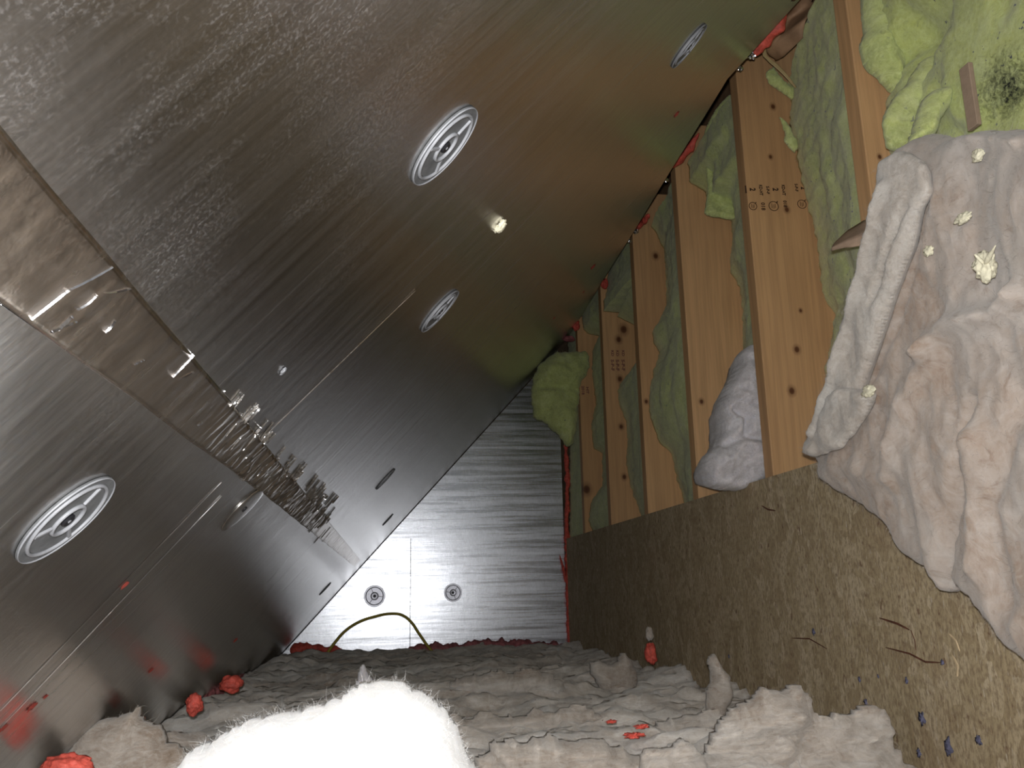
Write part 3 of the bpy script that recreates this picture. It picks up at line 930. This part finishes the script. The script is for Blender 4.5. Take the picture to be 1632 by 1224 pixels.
m1 = px_pillow('insulation_clump', [(128, 1160), (150, 1148), (190, 1140), (212, 1136), (222, 1120), (226, 1122), (222, 1142), (255, 1155), (262, 1180), (290, 1195), (300, 1250), (200, 1290), (90, 1260), (105, 1200)],
               1.06, 'y', 0.03, 0.05, CLUMP_FIB, 42, 'grey flap of insulation with a thin upright wisp at lower left', cell=0.005, rim=0.04, amp=0.01)
fibres(m1, STR_GREY, 1500, 0.012, 0.00014, 17, curl=1.4, lift=0.25)
m2 = px_pillow('insulation_clump', [(1128, 1240), (1140, 1180), (1165, 1140), (1210, 1108), (1262, 1096), (1290, 1112), (1310, 1150), (1345, 1140), (1385, 1126), (1412, 1130), (1420, 1170), (1440, 1215), (1460, 1270), (1300, 1320), (1130, 1310)],
               1.02, 'y', 0.032, 0.06, CLUMP_FIB, 43, 'beige brown insulation mound at the bottom right, against the strand board', cell=0.0045, rim=0.07, amp=0.022, amp_s=10, fine=0.007, rough=0.011, streak=(0.5, 2.0),
               ridges=[([(1300, 1130), (1290, 1180), (1260, 1224)], 0.012, -0.02), ([(1180, 1150), (1240, 1135), (1280, 1140)], 0.012, 0.012)])
fibres(m2, STR_PINK, 3500, 0.012, 0.00014, 18, curl=1.4, lift=0.25)
m3 = px_pillow('insulation_clump', [(940, 1056), (956, 1052), (975, 1062), (992, 1042), (1004, 1050), (1014, 1080), (1010, 1100), (985, 1110), (960, 1104), (948, 1080)],
               1.95, 'y', 0.03, 0.04, CLUMP_FIB, 44, 'pale upright tuft of insulation left of the small red foam speck', cell=0.006, rim=0.03, amp=0.012, rough=0.006)
m4 = px_pillow('insulation_clump', [(1130, 1136), (1126, 1100), (1136, 1080), (1130, 1050), (1138, 1042), (1148, 1060), (1162, 1078), (1168, 1110), (1158, 1130), (1160, 1150)],
               1.45, 'y', 0.02, 0.03, CLUMP_FIB, 45, 'thin grey tuft standing against the strand board near the floor', cell=0.005, rim=0.02, amp=0.008, rough=0.004)
for k, (pix, a, sd, lb) in enumerate([
        ([(712, 1095), (740, 1080), (800, 1070), (850, 1066), (880, 1076), (902, 1098), (890, 1116), (840, 1112), (780, 1120), (725, 1122)], 1.85, 46, 'long pale streak of insulation in the middle of the floor'),
        ([(765, 1215), (790, 1185), (850, 1176), (930, 1180), (1000, 1196), (1040, 1224), (1000, 1280), (800, 1280)], 1.05, 47, 'pale flattened insulation clump at the bottom centre'),
        ([(1020, 1250), (1035, 1205), (1080, 1190), (1110, 1200), (1128, 1240), (1100, 1300)], 0.97, 48, 'small light insulation clump left of the beige mound'),
        ([(1035, 1180), (1060, 1155), (1120, 1140), (1150, 1148), (1130, 1176), (1080, 1195)], 1.25, 49, 'thin light insulation ridge left of the beige mound'),
        ([(700, 1150), (760, 1138), (860, 1134), (940, 1130), (960, 1146), (900, 1160), (800, 1168), (720, 1172)], 1.42, 50, 'pale insulation layer right of the white wad')]):
    q = px_pillow('insulation_clump', pix, a, 'y', 0.028, 0.05, CLUMP_FIB, sd, lb, cell=0.005, rim=0.045, amp=0.018, rough=0.012, amp_s=11, fine=0.006, streak=(0.45, 2.2))
    fibres(q, STR_GREY, 1500, 0.014, 0.00015, sd, curl=1.4, lift=0.25)
up = px_pillow('insulation_clump', [(566, 1090), (570, 1072), (578, 1058), (586, 1066), (596, 1092), (610, 1110), (560, 1115)],
               1.6, 'y', 0.005, 0.006, GREY_FIB, 51, 'small grey wisp sticking up behind the white wad', cell=0.003, rim=0.01, amp=0.003)

# ------------------------------------------------------------------ foam
R0 = lambda x, y, lift=0.0: tuple(np.array(ROOF_MAT @ Vector((*onroof(x, y), -lift))))
mid = 0.66
bead('foam_bead', [ony(1192, 92, 1.28), ony(1212, 68, 1.26), ony(1232, 45, 1.24), ony(1250, 18, 1.22), ony(1268, -12, 1.20)], [0.007, 0.012, 0.013, 0.008, 0.004], RED, 1,
     'longest red foam bead, at the top between foil and brown paper')
bead('foam_bead', [ony(1066, 268, 1.85), ony(1082, 252, 1.83), ony(1098, 236, 1.81), ony(1114, 212, 1.78)], [0.007, 0.011, 0.011, 0.004], RED, 2,
     'short red foam bead beside the foil edge, above the fourth visible stud')
bead('foam_bead', [ony(1014, 366, 2.25), ony(1024, 354, 2.2), ony(1034, 342, 2.15)], [0.004, 0.010, 0.007], RED, 3,
     'small red foam bead below the foil glint, left of the green batt')
blob('foam_bead', ony(963, 452, 2.66), 0.016, RED, 4, 'rounded red foam blob on top of the knotty narrow stud', squash=(0.8, 1, 1.1))
blob('foam_bead', ony(918, 518, 3.04), 0.018, RED, 5, 'red foam blob on top of the farthest stud', squash=(0.8, 1, 1.2))
blob('foam_bead', ony(906, 540, 3.10), 0.018, RED_SHADED, 6, 'red foam lump with shade in its colour under the farthest foil edge', squash=(1.3, 1, 0.6))
bead('foam_bead', [ony(901, 705, DY - 0.02), ony(905, 760, DY - 0.02), ony(903, 840, DY - 0.018), ony(905, 900, DY - 0.018), ony(905, 960, DY - 0.016), ony(908, 1038, DY - 0.016)],
     [0.006, 0.010, 0.009, 0.012, 0.008, 0.009], RED, 7, 'vertical red foam line in the corner between foil end wall and strand board', flat=0.7)
bead('foam_bead', [ony(892, 884, DY - 0.012), ony(897, 905, DY - 0.014), ony(903, 930, DY - 0.018)], [0.002, 0.005, 0.005], RED, 8,
     'thin red foam drip peeling off the vertical red line')
bead('foam_bead', [ony(462, 1036, DY - 0.03), ony(485, 1034, DY - 0.025), ony(510, 1034, DY - 0.025), ony(548, 1038, DY - 0.025)], [0.014, 0.018, 0.016, 0.008], RED, 9,
     'red foam bead along the foot of the end wall, left end')
bead('foam_bead', [ony(650, 1036, DY - 0.03), ony(700, 1034, DY - 0.03), ony(760, 1033, DY - 0.03), ony(830, 1030, DY - 0.03), ony(880, 1034, DY - 0.04), ony(915, 1038, DY - 0.08)],
     [0.012, 0.020, 0.022, 0.026, 0.022, 0.016], RED_SHADED, 10, 'red foam ridge with shade in its colour along the foot of the end wall')
bead('foam_bead', [onz(385, 1076, -0.21), onz(350, 1096, -0.205), onz(320, 1110, -0.205)], [0.012, 0.018, 0.006], RED_SHADED, 11,
     'dark red foam patch where the foil meets the floor, left of centre')
blob('foam_bead', ony(368, 1090, 1.72), 0.019, RED, 12, 'red foam lump on the floor edge below the long foil seam', squash=(1.1, 0.9, 0.8))
blob('foam_bead', ony(310, 1122, 1.34), 0.012, RED, 13, 'small bright red foam lump at the lower left floor edge', squash=(0.9, 1, 1.2))
blob('foam_bead', ony(218, 1148, 1.14), 0.008, RED, 14, 'tiny red foam crumb beside the upright wisp', squash=(1.3, 1, .7))
blob('foam_bead', ony(104, 1224, 0.88), 0.017, RED, 15, 'large red foam lump in the bottom left corner', squash=(1.3, 0.7, 0.7))
blob('foam_bead', ony(1037, 1042, 1.95), 0.016, RED, 16, 'bright red foam lump against the strand board near the floor', squash=(0.8, 0.8, 1.5))
blob('insulation_clump', ony(1035, 1010, 1.97), 0.012, CLUMP_FIB, 17, 'small grey fluff stuck above the red foam lump on the strand board', 'insulation', squash=(0.7, 0.6, 1.3))
for k, (px, py, Y, r, lb) in enumerate([(975, 1150, 1.25, 0.0035, 'small orange red crumb on the floor fluff, middle of the picture'),
                                        (1010, 1172, 1.12, 0.0055, 'flat orange red smear on the floor fluff, left of the beige mound'),
                                        (1022, 1158, 1.16, 0.004, 'pinkish red crumb beside the orange red smear')]):
    blob('foam_crumb', ony(px, py, Y), r, RED, 30 + k, lb, squash=(1.8, 1, 0.6), amp=0.9, freq=2.5)
# red specks sprayed on the foil
sp = [(375, 1020, .004), (240, 1068, .003), (198, 932, .0028), (50, 1126, .0035), (72, 1110, .0018), (945, 425, .006), (930, 465, .003), (1078, 182, .004), (883, 507, .003), (4, 1160, .003)]
proto = None
for k, (px, py, r) in enumerate(sp):
    s, Y = onroof(px, py)
    if proto is None:
        proto = blob('foam_speck', (0, 0, 0), 1.0, RED, 51, None, squash=(1, 1, 0.35), amp=0.9, sub=3, freq=2.5); o = proto
    else:
        o = proto.copy(); COL.objects.link(o)
    o.matrix_world = ROOF_MAT @ Matrix.Translation((s, Y, -0.0005)) @ Matrix.Scale(r, 4)
    lbs = ['tiny red foam speck on the foil above the left floor edge', 'tiny red foam speck on the dark foil, near the bottom', 'tiny orange speck on the long slanting foil seam',
           'small red speck cluster on the foil at far lower left', 'tiny red speck right above the lower left speck cluster', 'red foam speck on the foil, left of the round red blob',
           'faint speck on the foil between two red blobs', 'faint red speck on the foil below the right dark plate', 'faint pale speck on the foil near the far clump', 'tiny red speck at the left edge of the foil']
    tag(o, lbs[k], 'foam speck', 'red specks sprayed on the foil')

# cream foam crumbs
s, Y = onroof(795, 358)
blob('foam_crumb', ROOF_MAT @ Matrix.Translation((s, Y, -0.002)) @ Matrix.Rotation(0.5, 4, 'Z'), 0.0062, CREAM, 61, 'cream foam crumb stuck to the foil, upper centre', squash=(1.0, 1.3, 0.6), amp=0.4)
s, Y = onroof(450, 590)
blob('foam_crumb', ROOF_MAT @ Matrix.Translation((s, Y, -0.001)), 0.0022, PLATE_RIM, 62, 'tiny grey crumb on the foil left of the middle seam', squash=(1.2, 1.5, 0.4), amp=0.5)


def crumb(px, py, a, r, seed, lb, sq=(0.6, 1, 1), spikes=0.0):
    return blob('foam_crumb', onx(px, py, a), r, CREAM, seed, lb, squash=sq, amp=0.4, spikes=spikes * 0.4, freq=1.6, rough=0.16)


c0 = crumb(1570, 425, 0.590, 0.014, 63, 'largest cream foam crumb with a spiky stem, on the pink batt', (0.6, 0.8, 1.05), 0.15)
for k, (dx, dy) in enumerate(((14, -26), (-14, -14))):
    p0 = Vector([float(t) for t in onx(1570, 422, 0.586)]); p1 = Vector([float(t) for t in onx(1570 + dx * 1.2, 422 + dy * 1.2, 0.575)])
    st = bead('crumb_stem', [p0, p1], [0.003, 0.0022], CREAM, 3 + k, None, None)
    if 'category' in st: del st['category']
    st.parent = c0; st.matrix_parent_inverse = Matrix.Translation([-float(t) for t in onx(1570, 425, 0.590)])
crumb(1480, 400, 0.602, 0.006, 64, 'small oval cream crumb on the pink batt, left of the largest crumb', (0.5, 1.3, 0.9))
crumb(1535, 348, 0.600, 0.008, 65, 'flat cream crumb on the pink batt above the largest crumb', (0.4, 1.4, 0.7), 0.4)
crumb(1558, 248, 0.606, 0.007, 66, 'pale crumb near the top edge of the pink batt', (0.4, 1.1, 1.0))
crumb(1384, 624, 0.580, 0.008, 67, 'ragged cream crumb at the lower left of the pink batt', (0.5, 1.5, 0.9), 0.6)

# crumpled foil glints at the foil edge
def scrap(c, r, seed, lb):
    rnd = random.Random(seed)
    bm = bmesh.new()
    bmesh.ops.create_icosphere(bm, subdivisions=3, radius=1.0)
    for v in bm.verts:
        d = v.co.normalized()
        k = 0.55 + 0.9 * abs(mn.noise(d * 2.6 + Vector((seed, 0, 0)))) + rnd.uniform(-0.12, 0.12)
        v.co = Vector((d.x * k * r, d.y * k * r * 0.8, d.z * k * r * 0.9))
    o = from_bm('foil_scrap', bm, FOIL_BIT)
    o.location = [float(t) for t in c]
    return tag(o, lb, 'foil', 'crumpled foil bits along the foil edge')


scrap(ony(1196, 88, 1.27), 0.010, 1, 'bright crumpled foil bit at the top end of the stamped stud')
scrap(ony(1178, 108, 1.36), 0.008, 6, 'dark crumpled foil bit just under the brightest one')
scrap(ony(1060, 286, 1.84), 0.009, 2, 'bright crumpled foil bit at the top of the stud left of the stamped one')
scrap(ony(1013, 368, 2.24), 0.012, 3, 'crumpled foil bit at the top of the stud with the green bulge')
scrap(ony(1003, 384, 2.26), 0.009, 4, 'lowest crumpled foil bit along the foil edge')
scrap(ony(1022, 345, 2.1), 0.005, 5, 'tiny foil bit on the edge between two red foam beads')

# ------------------------------------------------------------------ seam tape and joints on the roof
def roof_strip(name, s0f, s1f, y0, y1, mat, label, h, seed, ns=14, ny=900, lift=0.0006, wr=0.0):
    V, Fc = [], []
    for j in range(ny + 1):
        t = j / ny
        Y = y0 + (y1 - y0) * t ** 1.7
        for i in range(ns + 1):
            u = i / ns
            s = s0f(Y) + (s1f(Y) - s0f(Y)) * u
            e = 0.0 if i in (0, ns) else 1.0
            big = min(1.0, max(0.12, (Y - 0.45) / 0.25)) * (1 - 0.9 * min(1, max(0, (Y - 0.95) / 0.5)))
            hh = lift + e * h * (big * 1.2 * abs(fbm((s * 26 + seed, Y * 75, 0), 4)) + 0.12 * abs(fbm((s * 30, Y * 30 + seed, 5), 3)))
            V.append((s, Y, -hh))
    n1 = len(V)
    for j in range(ny):
        for i in range(ns):
            a = j * (ns + 1) + i
            Fc.append((a, a + ns + 1, a + ns + 2, a + 1))
    o = mesh(name, V, Fc, mat, None, True)
    md = o.modifiers.new('thick', 'SOLIDIFY'); md.thickness = 0.0004; md.offset = 1
    o.matrix_world = ROOF_MAT
    tag(o, label, 'tape')
    return o


tape = roof_strip('seam_tape', lambda Y: -0.0135 + 0.004 * max(0, min(1, (Y - 0.3) / 0.5)) + 0.0012 * fbm((Y * 9, 0, 0), 2),
                  lambda Y: 0.0195 + 0.0008 * fbm((Y * 7, 3, 0), 2), 0.02, 3.0, FOIL_TAPE, 'wide brownish wrinkled foil tape along the seam of the sloping foil boards', 0.0028, 3)


def sliver(name, p, q, w, mat, label, cat, h=0.0006, curve=0.0, point=0.4, n=14):
    """thin raised strip on the roof plane between two (s,Y) points"""
    p = np.array(p); q = np.array(q); d = q - p; L = np.linalg.norm(d); d = d / L; nn = np.array([-d[1], d[0]])
    V, Fc = [], []
    for i in range(n + 1):
        t = i / n; c = p + d * L * t + nn * (curve * math.sin(math.pi * t) + 0.10 * w * fbm((t * 9, L * 50, 2), 2))
        ww = w * (0.15 + 0.85 * math.sin(math.pi * min(1, max(0, t * 0.98 + 0.01))) ** point)
        for k, (a, z) in enumerate(((-0.5, 0), (0, h), (0.5, 0))):
            V.append((c[0] + nn[0] * ww * a, c[1] + nn[1] * ww * a, -0.0003 - z))
    for i in range(n):
        a = 3 * i
        Fc += [(a, a + 1, a + 4, a + 3), (a + 1, a + 2, a + 5, a + 4), (a, a + 3, a + 5, a + 2)]
    Fc += [(0, 2, 1), (3 * n, 3 * n + 1, 3 * n + 2)]
    o = mesh(name, V, Fc, mat)
    o.matrix_world = ROOF_MAT
    return o


R = onroof
# joints running up the slope (structure trims), about 1 mm proud
for k, (a, b, w) in enumerate([((662, 462), (368, 746), 0.0022), ((352, 768), (0, 1132), 0.0018), ((0, 1160), (352, 790), 0.0010)]):
    o = sliver('trim_%d' % (k + 2), R(*a), R(*b), w, FOIL_BIT, None, None, 0.0005)
    struct(o, 'thin slanting joint line in the foil')
for k, (a, b) in enumerate([((0, 209), (385, 660)), ((0, 484), (350, 730))]):
    o = sliver('tape_edge', R(*a), R(*b), 0.0009, FOIL_BIT, None, None, 0.0004, n=30)
    o.parent = tape; o.matrix_parent_inverse = ROOF_MAT.inverted()
    o['label'] = 'thin bright edge of the tape'
for a, b, w, cv in [((45, 505), (105, 458), .0012, 0), ((105, 458), (175, 421), .0012, .0005), ((118, 490), (150, 466), .001, .001), ((160, 462), (204, 456), .0012, .0006), ((76, 526), (118, 508), .003, 0),
                    ((88, 522), (112, 500), .0045, 0), ((272, 598), (306, 563), .001, 0), ((280, 603), (306, 590), .0009, 0), ((210, 578), (226, 570), .001, 0), ((312, 676), (320, 671), .0011, 0), ((163, 526), (180, 506), .001, .001)]:
    o = sliver('foil_crease', R(*a), R(*b), w, FOIL_BIT, None, None, 0.0016, cv)
    o.parent = tape; o.matrix_parent_inverse = ROOF_MAT.inverted()
rnd = random.Random(4)
for k in range(120):
    t = rnd.random()
    cx0 = 355 + 175 * t + rnd.gauss(0, 14); cy0 = 655 + 185 * t + rnd.gauss(0, 16)
    L = rnd.uniform(10, 42) * (1 - 0.3 * t)
    a = (cx0 - L * 0.62 / 2, cy0 + L * 0.75 / 2); b = (cx0 + L * 0.62 / 2, cy0 - L * 0.75 / 2)
    o = sliver('foil_crease', R(*a), R(*b), rnd.uniform(0.0007, 0.0022) * (1 + 3.5 * t), FOIL_ROOF, None, None, rnd.uniform(0.0004, 0.0011) * (1 + 1.5 * t), rnd.uniform(-0.001, 0.001), point=1.0)
    o.parent = tape; o.matrix_parent_inverse = ROOF_MAT.inverted()
# dark reflection on the tape, put in as dark coloured strips
for pts in ([(205, 575), (232, 592), (252, 612)], [(262, 612), (305, 648), (345, 682), (372, 712)]):
    for a, b in zip(pts, pts[1:]):
        o = sliver('dark_reflection', R(*a), R(*b), 0.0016, TWIG, None, None, 0.0004)
        o.parent = tape; o.matrix_parent_inverse = ROOF_MAT.inverted()
        o['label'] = 'dark reflection line painted on the tape'


# ------------------------------------------------------------------ fastening plates
def lathe(bm, prof, n=48):
    rings = []
    for r, z in prof:
        rings.append([bm.verts.new((r * math.cos(2 * math.pi * i / n), r * math.sin(2 * math.pi * i / n), z)) for i in range(n)])
    for a, b in zip(rings, rings[1:]):
        for i in range(n):
            bm.faces.new((a[i], a[(i + 1) % n], b[(i + 1) % n], b[i]))
    bm.faces.new(rings[0][::-1]); bm.faces.new(rings[-1])


def make_plate(R_, rot, label, dm=PLATE, rm=PLATE_RIM):
    """round plastic plate, local +Z towards the room"""
    t = bpy.data.objects.new('fastening_plate', None); t.empty_display_size = 0.02; COL.objects.link(t)
    tag(t, label, 'plate', 'round fastening plates on the foil')
    bm = bmesh.new()
    lathe(bm, [(R_ * .99, 0.0), (R_, 0.0006), (R_ * .985, 0.0012), (R_ * .5, 0.0010), (R_ * .3, 0.0011), (R_ * .12, 0.0004)])
    from_bm('disc', bm, dm, t, False)
    for (ra, rb, h) in ((R_ * .97, R_ * .995, 0.0019), (R_ * .76, R_ * .85, 0.0024), (R_ * .28, R_ * .38, 0.0026)):
        bm = bmesh.new()
        n = 48; pr = [(ra, 0.001), (ra * .7 + rb * .3, h), (ra * .3 + rb * .7, h), (rb, 0.001)]
        rings = [[bm.verts.new((r * math.cos(2 * math.pi * i / n), r * math.sin(2 * math.pi * i / n), z)) for i in range(n)] for r, z in pr]
        for a, b in zip(rings, rings[1:] + rings[:1]):
            for i in range(n): bm.faces.new((a[i], a[(i + 1) % n], b[(i + 1) % n], b[i]))
        o = from_bm('raised_ring', bm, rm, t, True)
    for k in range(3):
        an = rot + k * 2 * math.pi / 3
        bm = bmesh.new(); box(bm, R_ * .38, R_ * .76, -R_ * .035, R_ * .035, 0.0008, 0.0024, 0.0003)
        bmesh.ops.rotate(bm, cent=(0, 0, 0), matrix=Matrix.Rotation(an, 3, 'Z'), verts=bm.verts)
        from_bm('rib', bm, rm, t)
    bm = bmesh.new(); lathe(bm, [(R_ * .13, 0.0005), (R_ * .14, 0.0016), (R_ * .11, 0.0024), (R_ * .05, 0.0022)], 20)
    sh = from_bm('screw_head', bm, SCREW, t, False)
    bm = bmesh.new(); lathe(bm, [(R_ * .035, 0.0023), (R_ * .035, 0.0026), (R_ * .02, 0.0026)], 6)
    from_bm('drive_recess', bm, PLATE_RIM, sh, False)
    return t


FLIP = Matrix.Rotation(math.pi, 4, 'X')
for px, py, rr, rot, lb in [(707, 232, .0275, 2.3, 'large grey round plate on the foil, upper centre'),
                            (700, 495, .0270, 0.4, 'smaller grey round plate on the foil above the bright end wall'),
                            (105, 826, .0285, 2.2, 'large grey round plate on the dark foil at lower left'),
                            (1097, 73, .0270, 1.0, 'dark round plate on the foil near the top, beside the red foam'),
                            (614, 763, .0260, 1.0, 'dark slit-like plate on the foil, rightmost of three near the end wall'),
                            (618, 828, .0230, 1.0, 'thin dark slit-like plate on the foil, middle of three near the end wall'),
                            (518, 938, .0240, 1.0, 'thin dark slit-like plate on the foil, lowest of three near the end wall')]:
    s, Y = onroof(px, py)
    t = make_plate(rr, rot, lb)
    t.matrix_world = ROOF_MAT @ Matrix.Translation((s, Y, -0.0002)) @ FLIP
for px, py, rr, rot, lb in [(597, 950, .0405, 2.0, 'left round grey plate on the glaring end wall'), (722, 944.5, .0345, 0.9, 'right round grey plate on the glaring end wall')]:
    p = ony(px, py, DY)
    t = make_plate(rr, rot, lb, STEEL, STEEL_D)
    t.matrix_world = Matrix.Translation((p[0], DY - 0.0004, p[2])) @ Matrix.Rotation(math.pi / 2, 4, 'X')
# plate hidden under foil, only its outline and screw show
s, Y = onroof(388, 810)
t = bpy.data.objects.new('covered_plate', None); COL.objects.link(t)
tag(t, 'faint round plate covered by foil with a black dot, below the wrinkles', 'plate')
bm = bmesh.new(); lathe(bm, [(0.026, 0.0), (0.0255, 0.0009), (0.02, 0.0014), (0.004, 0.0012)]); from_bm('disc', bm, FOIL_ROOF, t, True)
bm = bmesh.new(); lathe(bm, [(0.0030, 0.0008), (0.0028, 0.0018), (0.001, 0.0020)], 16); from_bm('screw_head', bm, SCREW, t)
t.matrix_world = ROOF_MAT @ Matrix.Translation((s, Y, -0.0002)) @ FLIP

# ------------------------------------------------------------------ cable loop
pth = [(498, 1066), (515, 1050), (532, 1026), (552, 1004), (575, 990), (600, 982), (622, 978), (640, 980), (654, 990), (668, 1010), (682, 1030), (700, 1052), (712, 1068)]
P3 = [Vector([float(c) for c in ony(x, y, 3.20 + 0.05 * math.sin(i / 12 * math.pi))]) for i, (x, y) in enumerate(pth)]
cu = bpy.data.curves.new('cable', 'CURVE'); cu.dimensions = '3D'; cu.bevel_depth = 0.0052; cu.bevel_resolution = 3; cu.resolution_u = 8
spn = cu.splines.new('BEZIER'); spn.bezier_points.add(len(P3) - 1)
for bp, p in zip(spn.bezier_points, P3):
    bp.co = p; bp.handle_left_type = bp.handle_right_type = 'AUTO'
tmp = bpy.data.objects.new('cable', cu); me = bpy.data.meshes.new_from_object(tmp); bpy.data.objects.remove(tmp)
o = link('electric_cable', me, CABLE, None, True)
tag(o, 'yellow electric cable arching out of the floor fluff before the end wall', 'cable')

# ------------------------------------------------------------------ paper, shim
def sheet(name, rows, mat, label, cat, thick=0.0012, sub=5, wob=0.003, seed=0):
    """rows: list of rows of 3D points; smooth sheet with real thickness"""
    nr, nc = len(rows), len(rows[0])
    A_ = np.array(rows, float)
    V, Fc = [], []
    Rn, Cn = (nr - 1) * sub + 1, (nc - 1) * sub + 1
    for i in range(Rn):
        a = i / sub; i0 = min(int(a), nr - 2); fa = a - i0
        for j in range(Cn):
            b = j / sub; j0 = min(int(b), nc - 2); fb = b - j0
            p = (A_[i0, j0] * (1 - fa) + A_[i0 + 1, j0] * fa) * (1 - fb) + (A_[i0, j0 + 1] * (1 - fa) + A_[i0 + 1, j0 + 1] * fa) * fb
            p = p + np.array([wob * fbm((p[0] * 30 + seed, p[1] * 30, p[2] * 30), 3)] * 3) * np.array([1, -1, 0.5])
            V.append(p)
    for i in range(Rn - 1):
        for j in range(Cn - 1):
            a = i * Cn + j; Fc.append((a, a + 1, a + Cn + 1, a + Cn))
    o = mesh(name, V, Fc, mat, None, True)
    md = o.modifiers.new('thick', 'SOLIDIFY'); md.thickness = thick; md.offset = 0
    return tag(o, label, cat)


y_ = ony
sheet('paper_flap', [[y_(1240, 20, 1.24), y_(1262, -10, 1.26), y_(1300, -30, 1.32)],
                     [y_(1230, 52, 1.30), y_(1256, 30, 1.34), y_(1296, 8, 1.30)],
                     [y_(1224, 78, 1.36), y_(1244, 62, 1.33), y_(1284, 30, 1.28)],
                     [y_(1234, 98, 1.40), y_(1246, 92, 1.36), y_(1280, 60, 1.30)]], KRAFT,
      'brown crumpled kraft paper behind the topmost red foam', 'paper', wob=0.006)
sheet('paper_strip', [[y_(1214, 66, 1.33), y_(1220, 62, 1.33)], [y_(1216, 90, 1.36), y_(1222, 88, 1.36)], [y_(1230, 104, 1.38), y_(1235, 100, 1.38)], [y_(1246, 118, 1.385), y_(1250, 114, 1.385)], [y_(1268, 140, 1.39), y_(1270, 138, 1.39)]],
      plain_mat('pale_paper', (0.5, 0.38, 0.2), 0.7), 'narrow pale paper edge at the top of the stamped stud', 'paper', wob=0.001)
sheet('paper_flap', [[y_(1440, 328, 0.90), y_(1448, 360, 0.90), y_(1440, 400, 0.90)],
                     [y_(1410, 336, 0.96), y_(1412, 362, 0.93), y_(1408, 395, 0.93)],
                     [y_(1376, 352, 1.02), y_(1378, 374, 0.98), y_(1372, 392, 0.99)],
                     [y_(1350, 368, 1.05), y_(1350, 384, 1.01), y_(1345, 394, 1.02)],
                     [y_(1330, 388, 1.06), y_(1326, 395, 1.04), y_(1324, 400, 1.05)]], KRAFT_G,
      'torn brown paper strip poking out left of the pink batt', 'paper', wob=0.004, seed=3)
p = onx(1549, 200, 0.69); q = onx(1556, 112, 0.70)
bm = bmesh.new(); box(bm, -0.003, 0.003, -0.0085, 0.0085, 0, float(q[2] - p[2]) + 0.01, 0.0008)
o = from_bm('wooden_shim', bm, SHIM)
o.location = (0.665, float(onx(1553, 200, 0.665)[1]), float(onx(1549, 207, 0.665)[2])); o.rotation_euler = (0.02, 0, 0)
tag(o, 'short flat grey-brown stick standing behind the top of the pink batt', 'stick')

# ------------------------------------------------------------------ debris clinging to the strand board
def on_osb(px, py): 
    p = onx(px, py, OX); return float(p[1]), float(p[2])


def osb_bit(name, pts, w, h, mat, label, cat, grp=None):
    P = [np.array(on_osb(*p)) for p in pts]; n = 6; C = []
    for a, b in zip(P, P[1:]):
        for i in range(n): C.append(a + (b - a) * i / n)
    C.append(P[-1]); V, Fc = [], []
    for i, c in enumerate(C):
        d = C[min(i + 1, len(C) - 1)] - C[max(0, i - 1)]; d = d / (np.linalg.norm(d) + 1e-9); nn = np.array([-d[1], d[0]])
        t = i / (len(C) - 1); ww = w * 0.55 * (0.25 + 0.75 * math.sin(math.pi * t) ** 0.5)
        for a, x in ((-.5, 0), (-.25, h * .4), (.25, h * .4), (.5, 0)):
            q = c + nn * ww * a; V.append((OX - x - 0.0001, q[0], q[1]))
    for i in range(len(C) - 1):
        a = 4 * i
        for k in range(3): Fc.append((a + k, a + k + 1, a + k + 5, a + k + 4))
        Fc.append((a, a + 4, a + 7, a + 3))
    Fc += [(0, 3, 2, 1), tuple(4 * (len(C) - 1) + k for k in range(4))]
    o = mesh(name, V, Fc, mat)
    return tag(o, label, cat, grp)


osb_bit('wood_sliver', [(1262, 1017), (1290, 1018), (1318, 1034)], 0.004, 0.002, TWIG, 'curved dark sliver on the strand board, left of the other slivers', 'sliver')
osb_bit('wood_sliver', [(1402, 985), (1430, 994), (1450, 1004)], 0.006, 0.003, TWIG, 'dark reddish sliver on the strand board, uppermost of three', 'sliver')
osb_bit('wood_sliver', [(1412, 1032), (1450, 1042), (1475, 1055), (1500, 1056)], 0.005, 0.003, TWIG, 'long dark sliver on the strand board, lowest of three', 'sliver')
osb_bit('wood_sliver', [(1452, 1004), (1458, 1020), (1460, 1036)], 0.002, 0.002, TWIG, 'thin dark thread joining two dark slivers on the strand board', 'sliver')
osb_bit('wood_chip', [(1513, 1010), (1524, 1022), (1530, 1038)], 0.006, 0.002, CHIP, 'pale wood chip on the strand board, upper of two', 'chip')
osb_bit('wood_chip', [(1518, 1044), (1526, 1060), (1526, 1078)], 0.009, 0.002, CHIP, 'pale wood chip on the strand board, lower of two', 'chip')
osb_bit('wood_chip', [(1214, 806), (1224, 812), (1236, 814)], 0.006, 0.002, TWIG, 'small brown flake on the strand board under the grey wad', 'chip')
lint = [(1297, 1007, .004), (1470, 1145, .006), (1512, 1190, .007), (1465, 1200, .004), (1370, 1083, .003), (1400, 1078, .002), (1445, 1085, .003), (1162, 1046, .003), (1502, 1056, .0025), (1380, 1120, .004), (1560, 1180, .004)]
lt = ['blue lint speck above the curved dark sliver', 'dense blue lint patch right of the beige mound tip', 'darkest blue lint patch near the bottom right corner', 'small blue lint patch at the bottom beside the beige mound',
      'blue lint speck below the middle of the strand board', 'tiny blue lint speck below the curved sliver', 'blue lint speck under the long dark sliver', 'blue lint speck by the thin grey tuft',
      'blue lint at the end of the long dark sliver', 'faint blue lint above the beige mound', 'faint blue lint rightmost on the strand board']
for k, (px, py, r) in enumerate(lint):
    Y, Z = on_osb(px, py)
    blob('lint_speck', (OX - 0.0006, Y, Z), r, BLUE, 80 + k, lt[k], 'lint', 'blue lint specks on the strand board', squash=(0.25, 1, 1.2), amp=1.2, freq=3.0, sub=3)
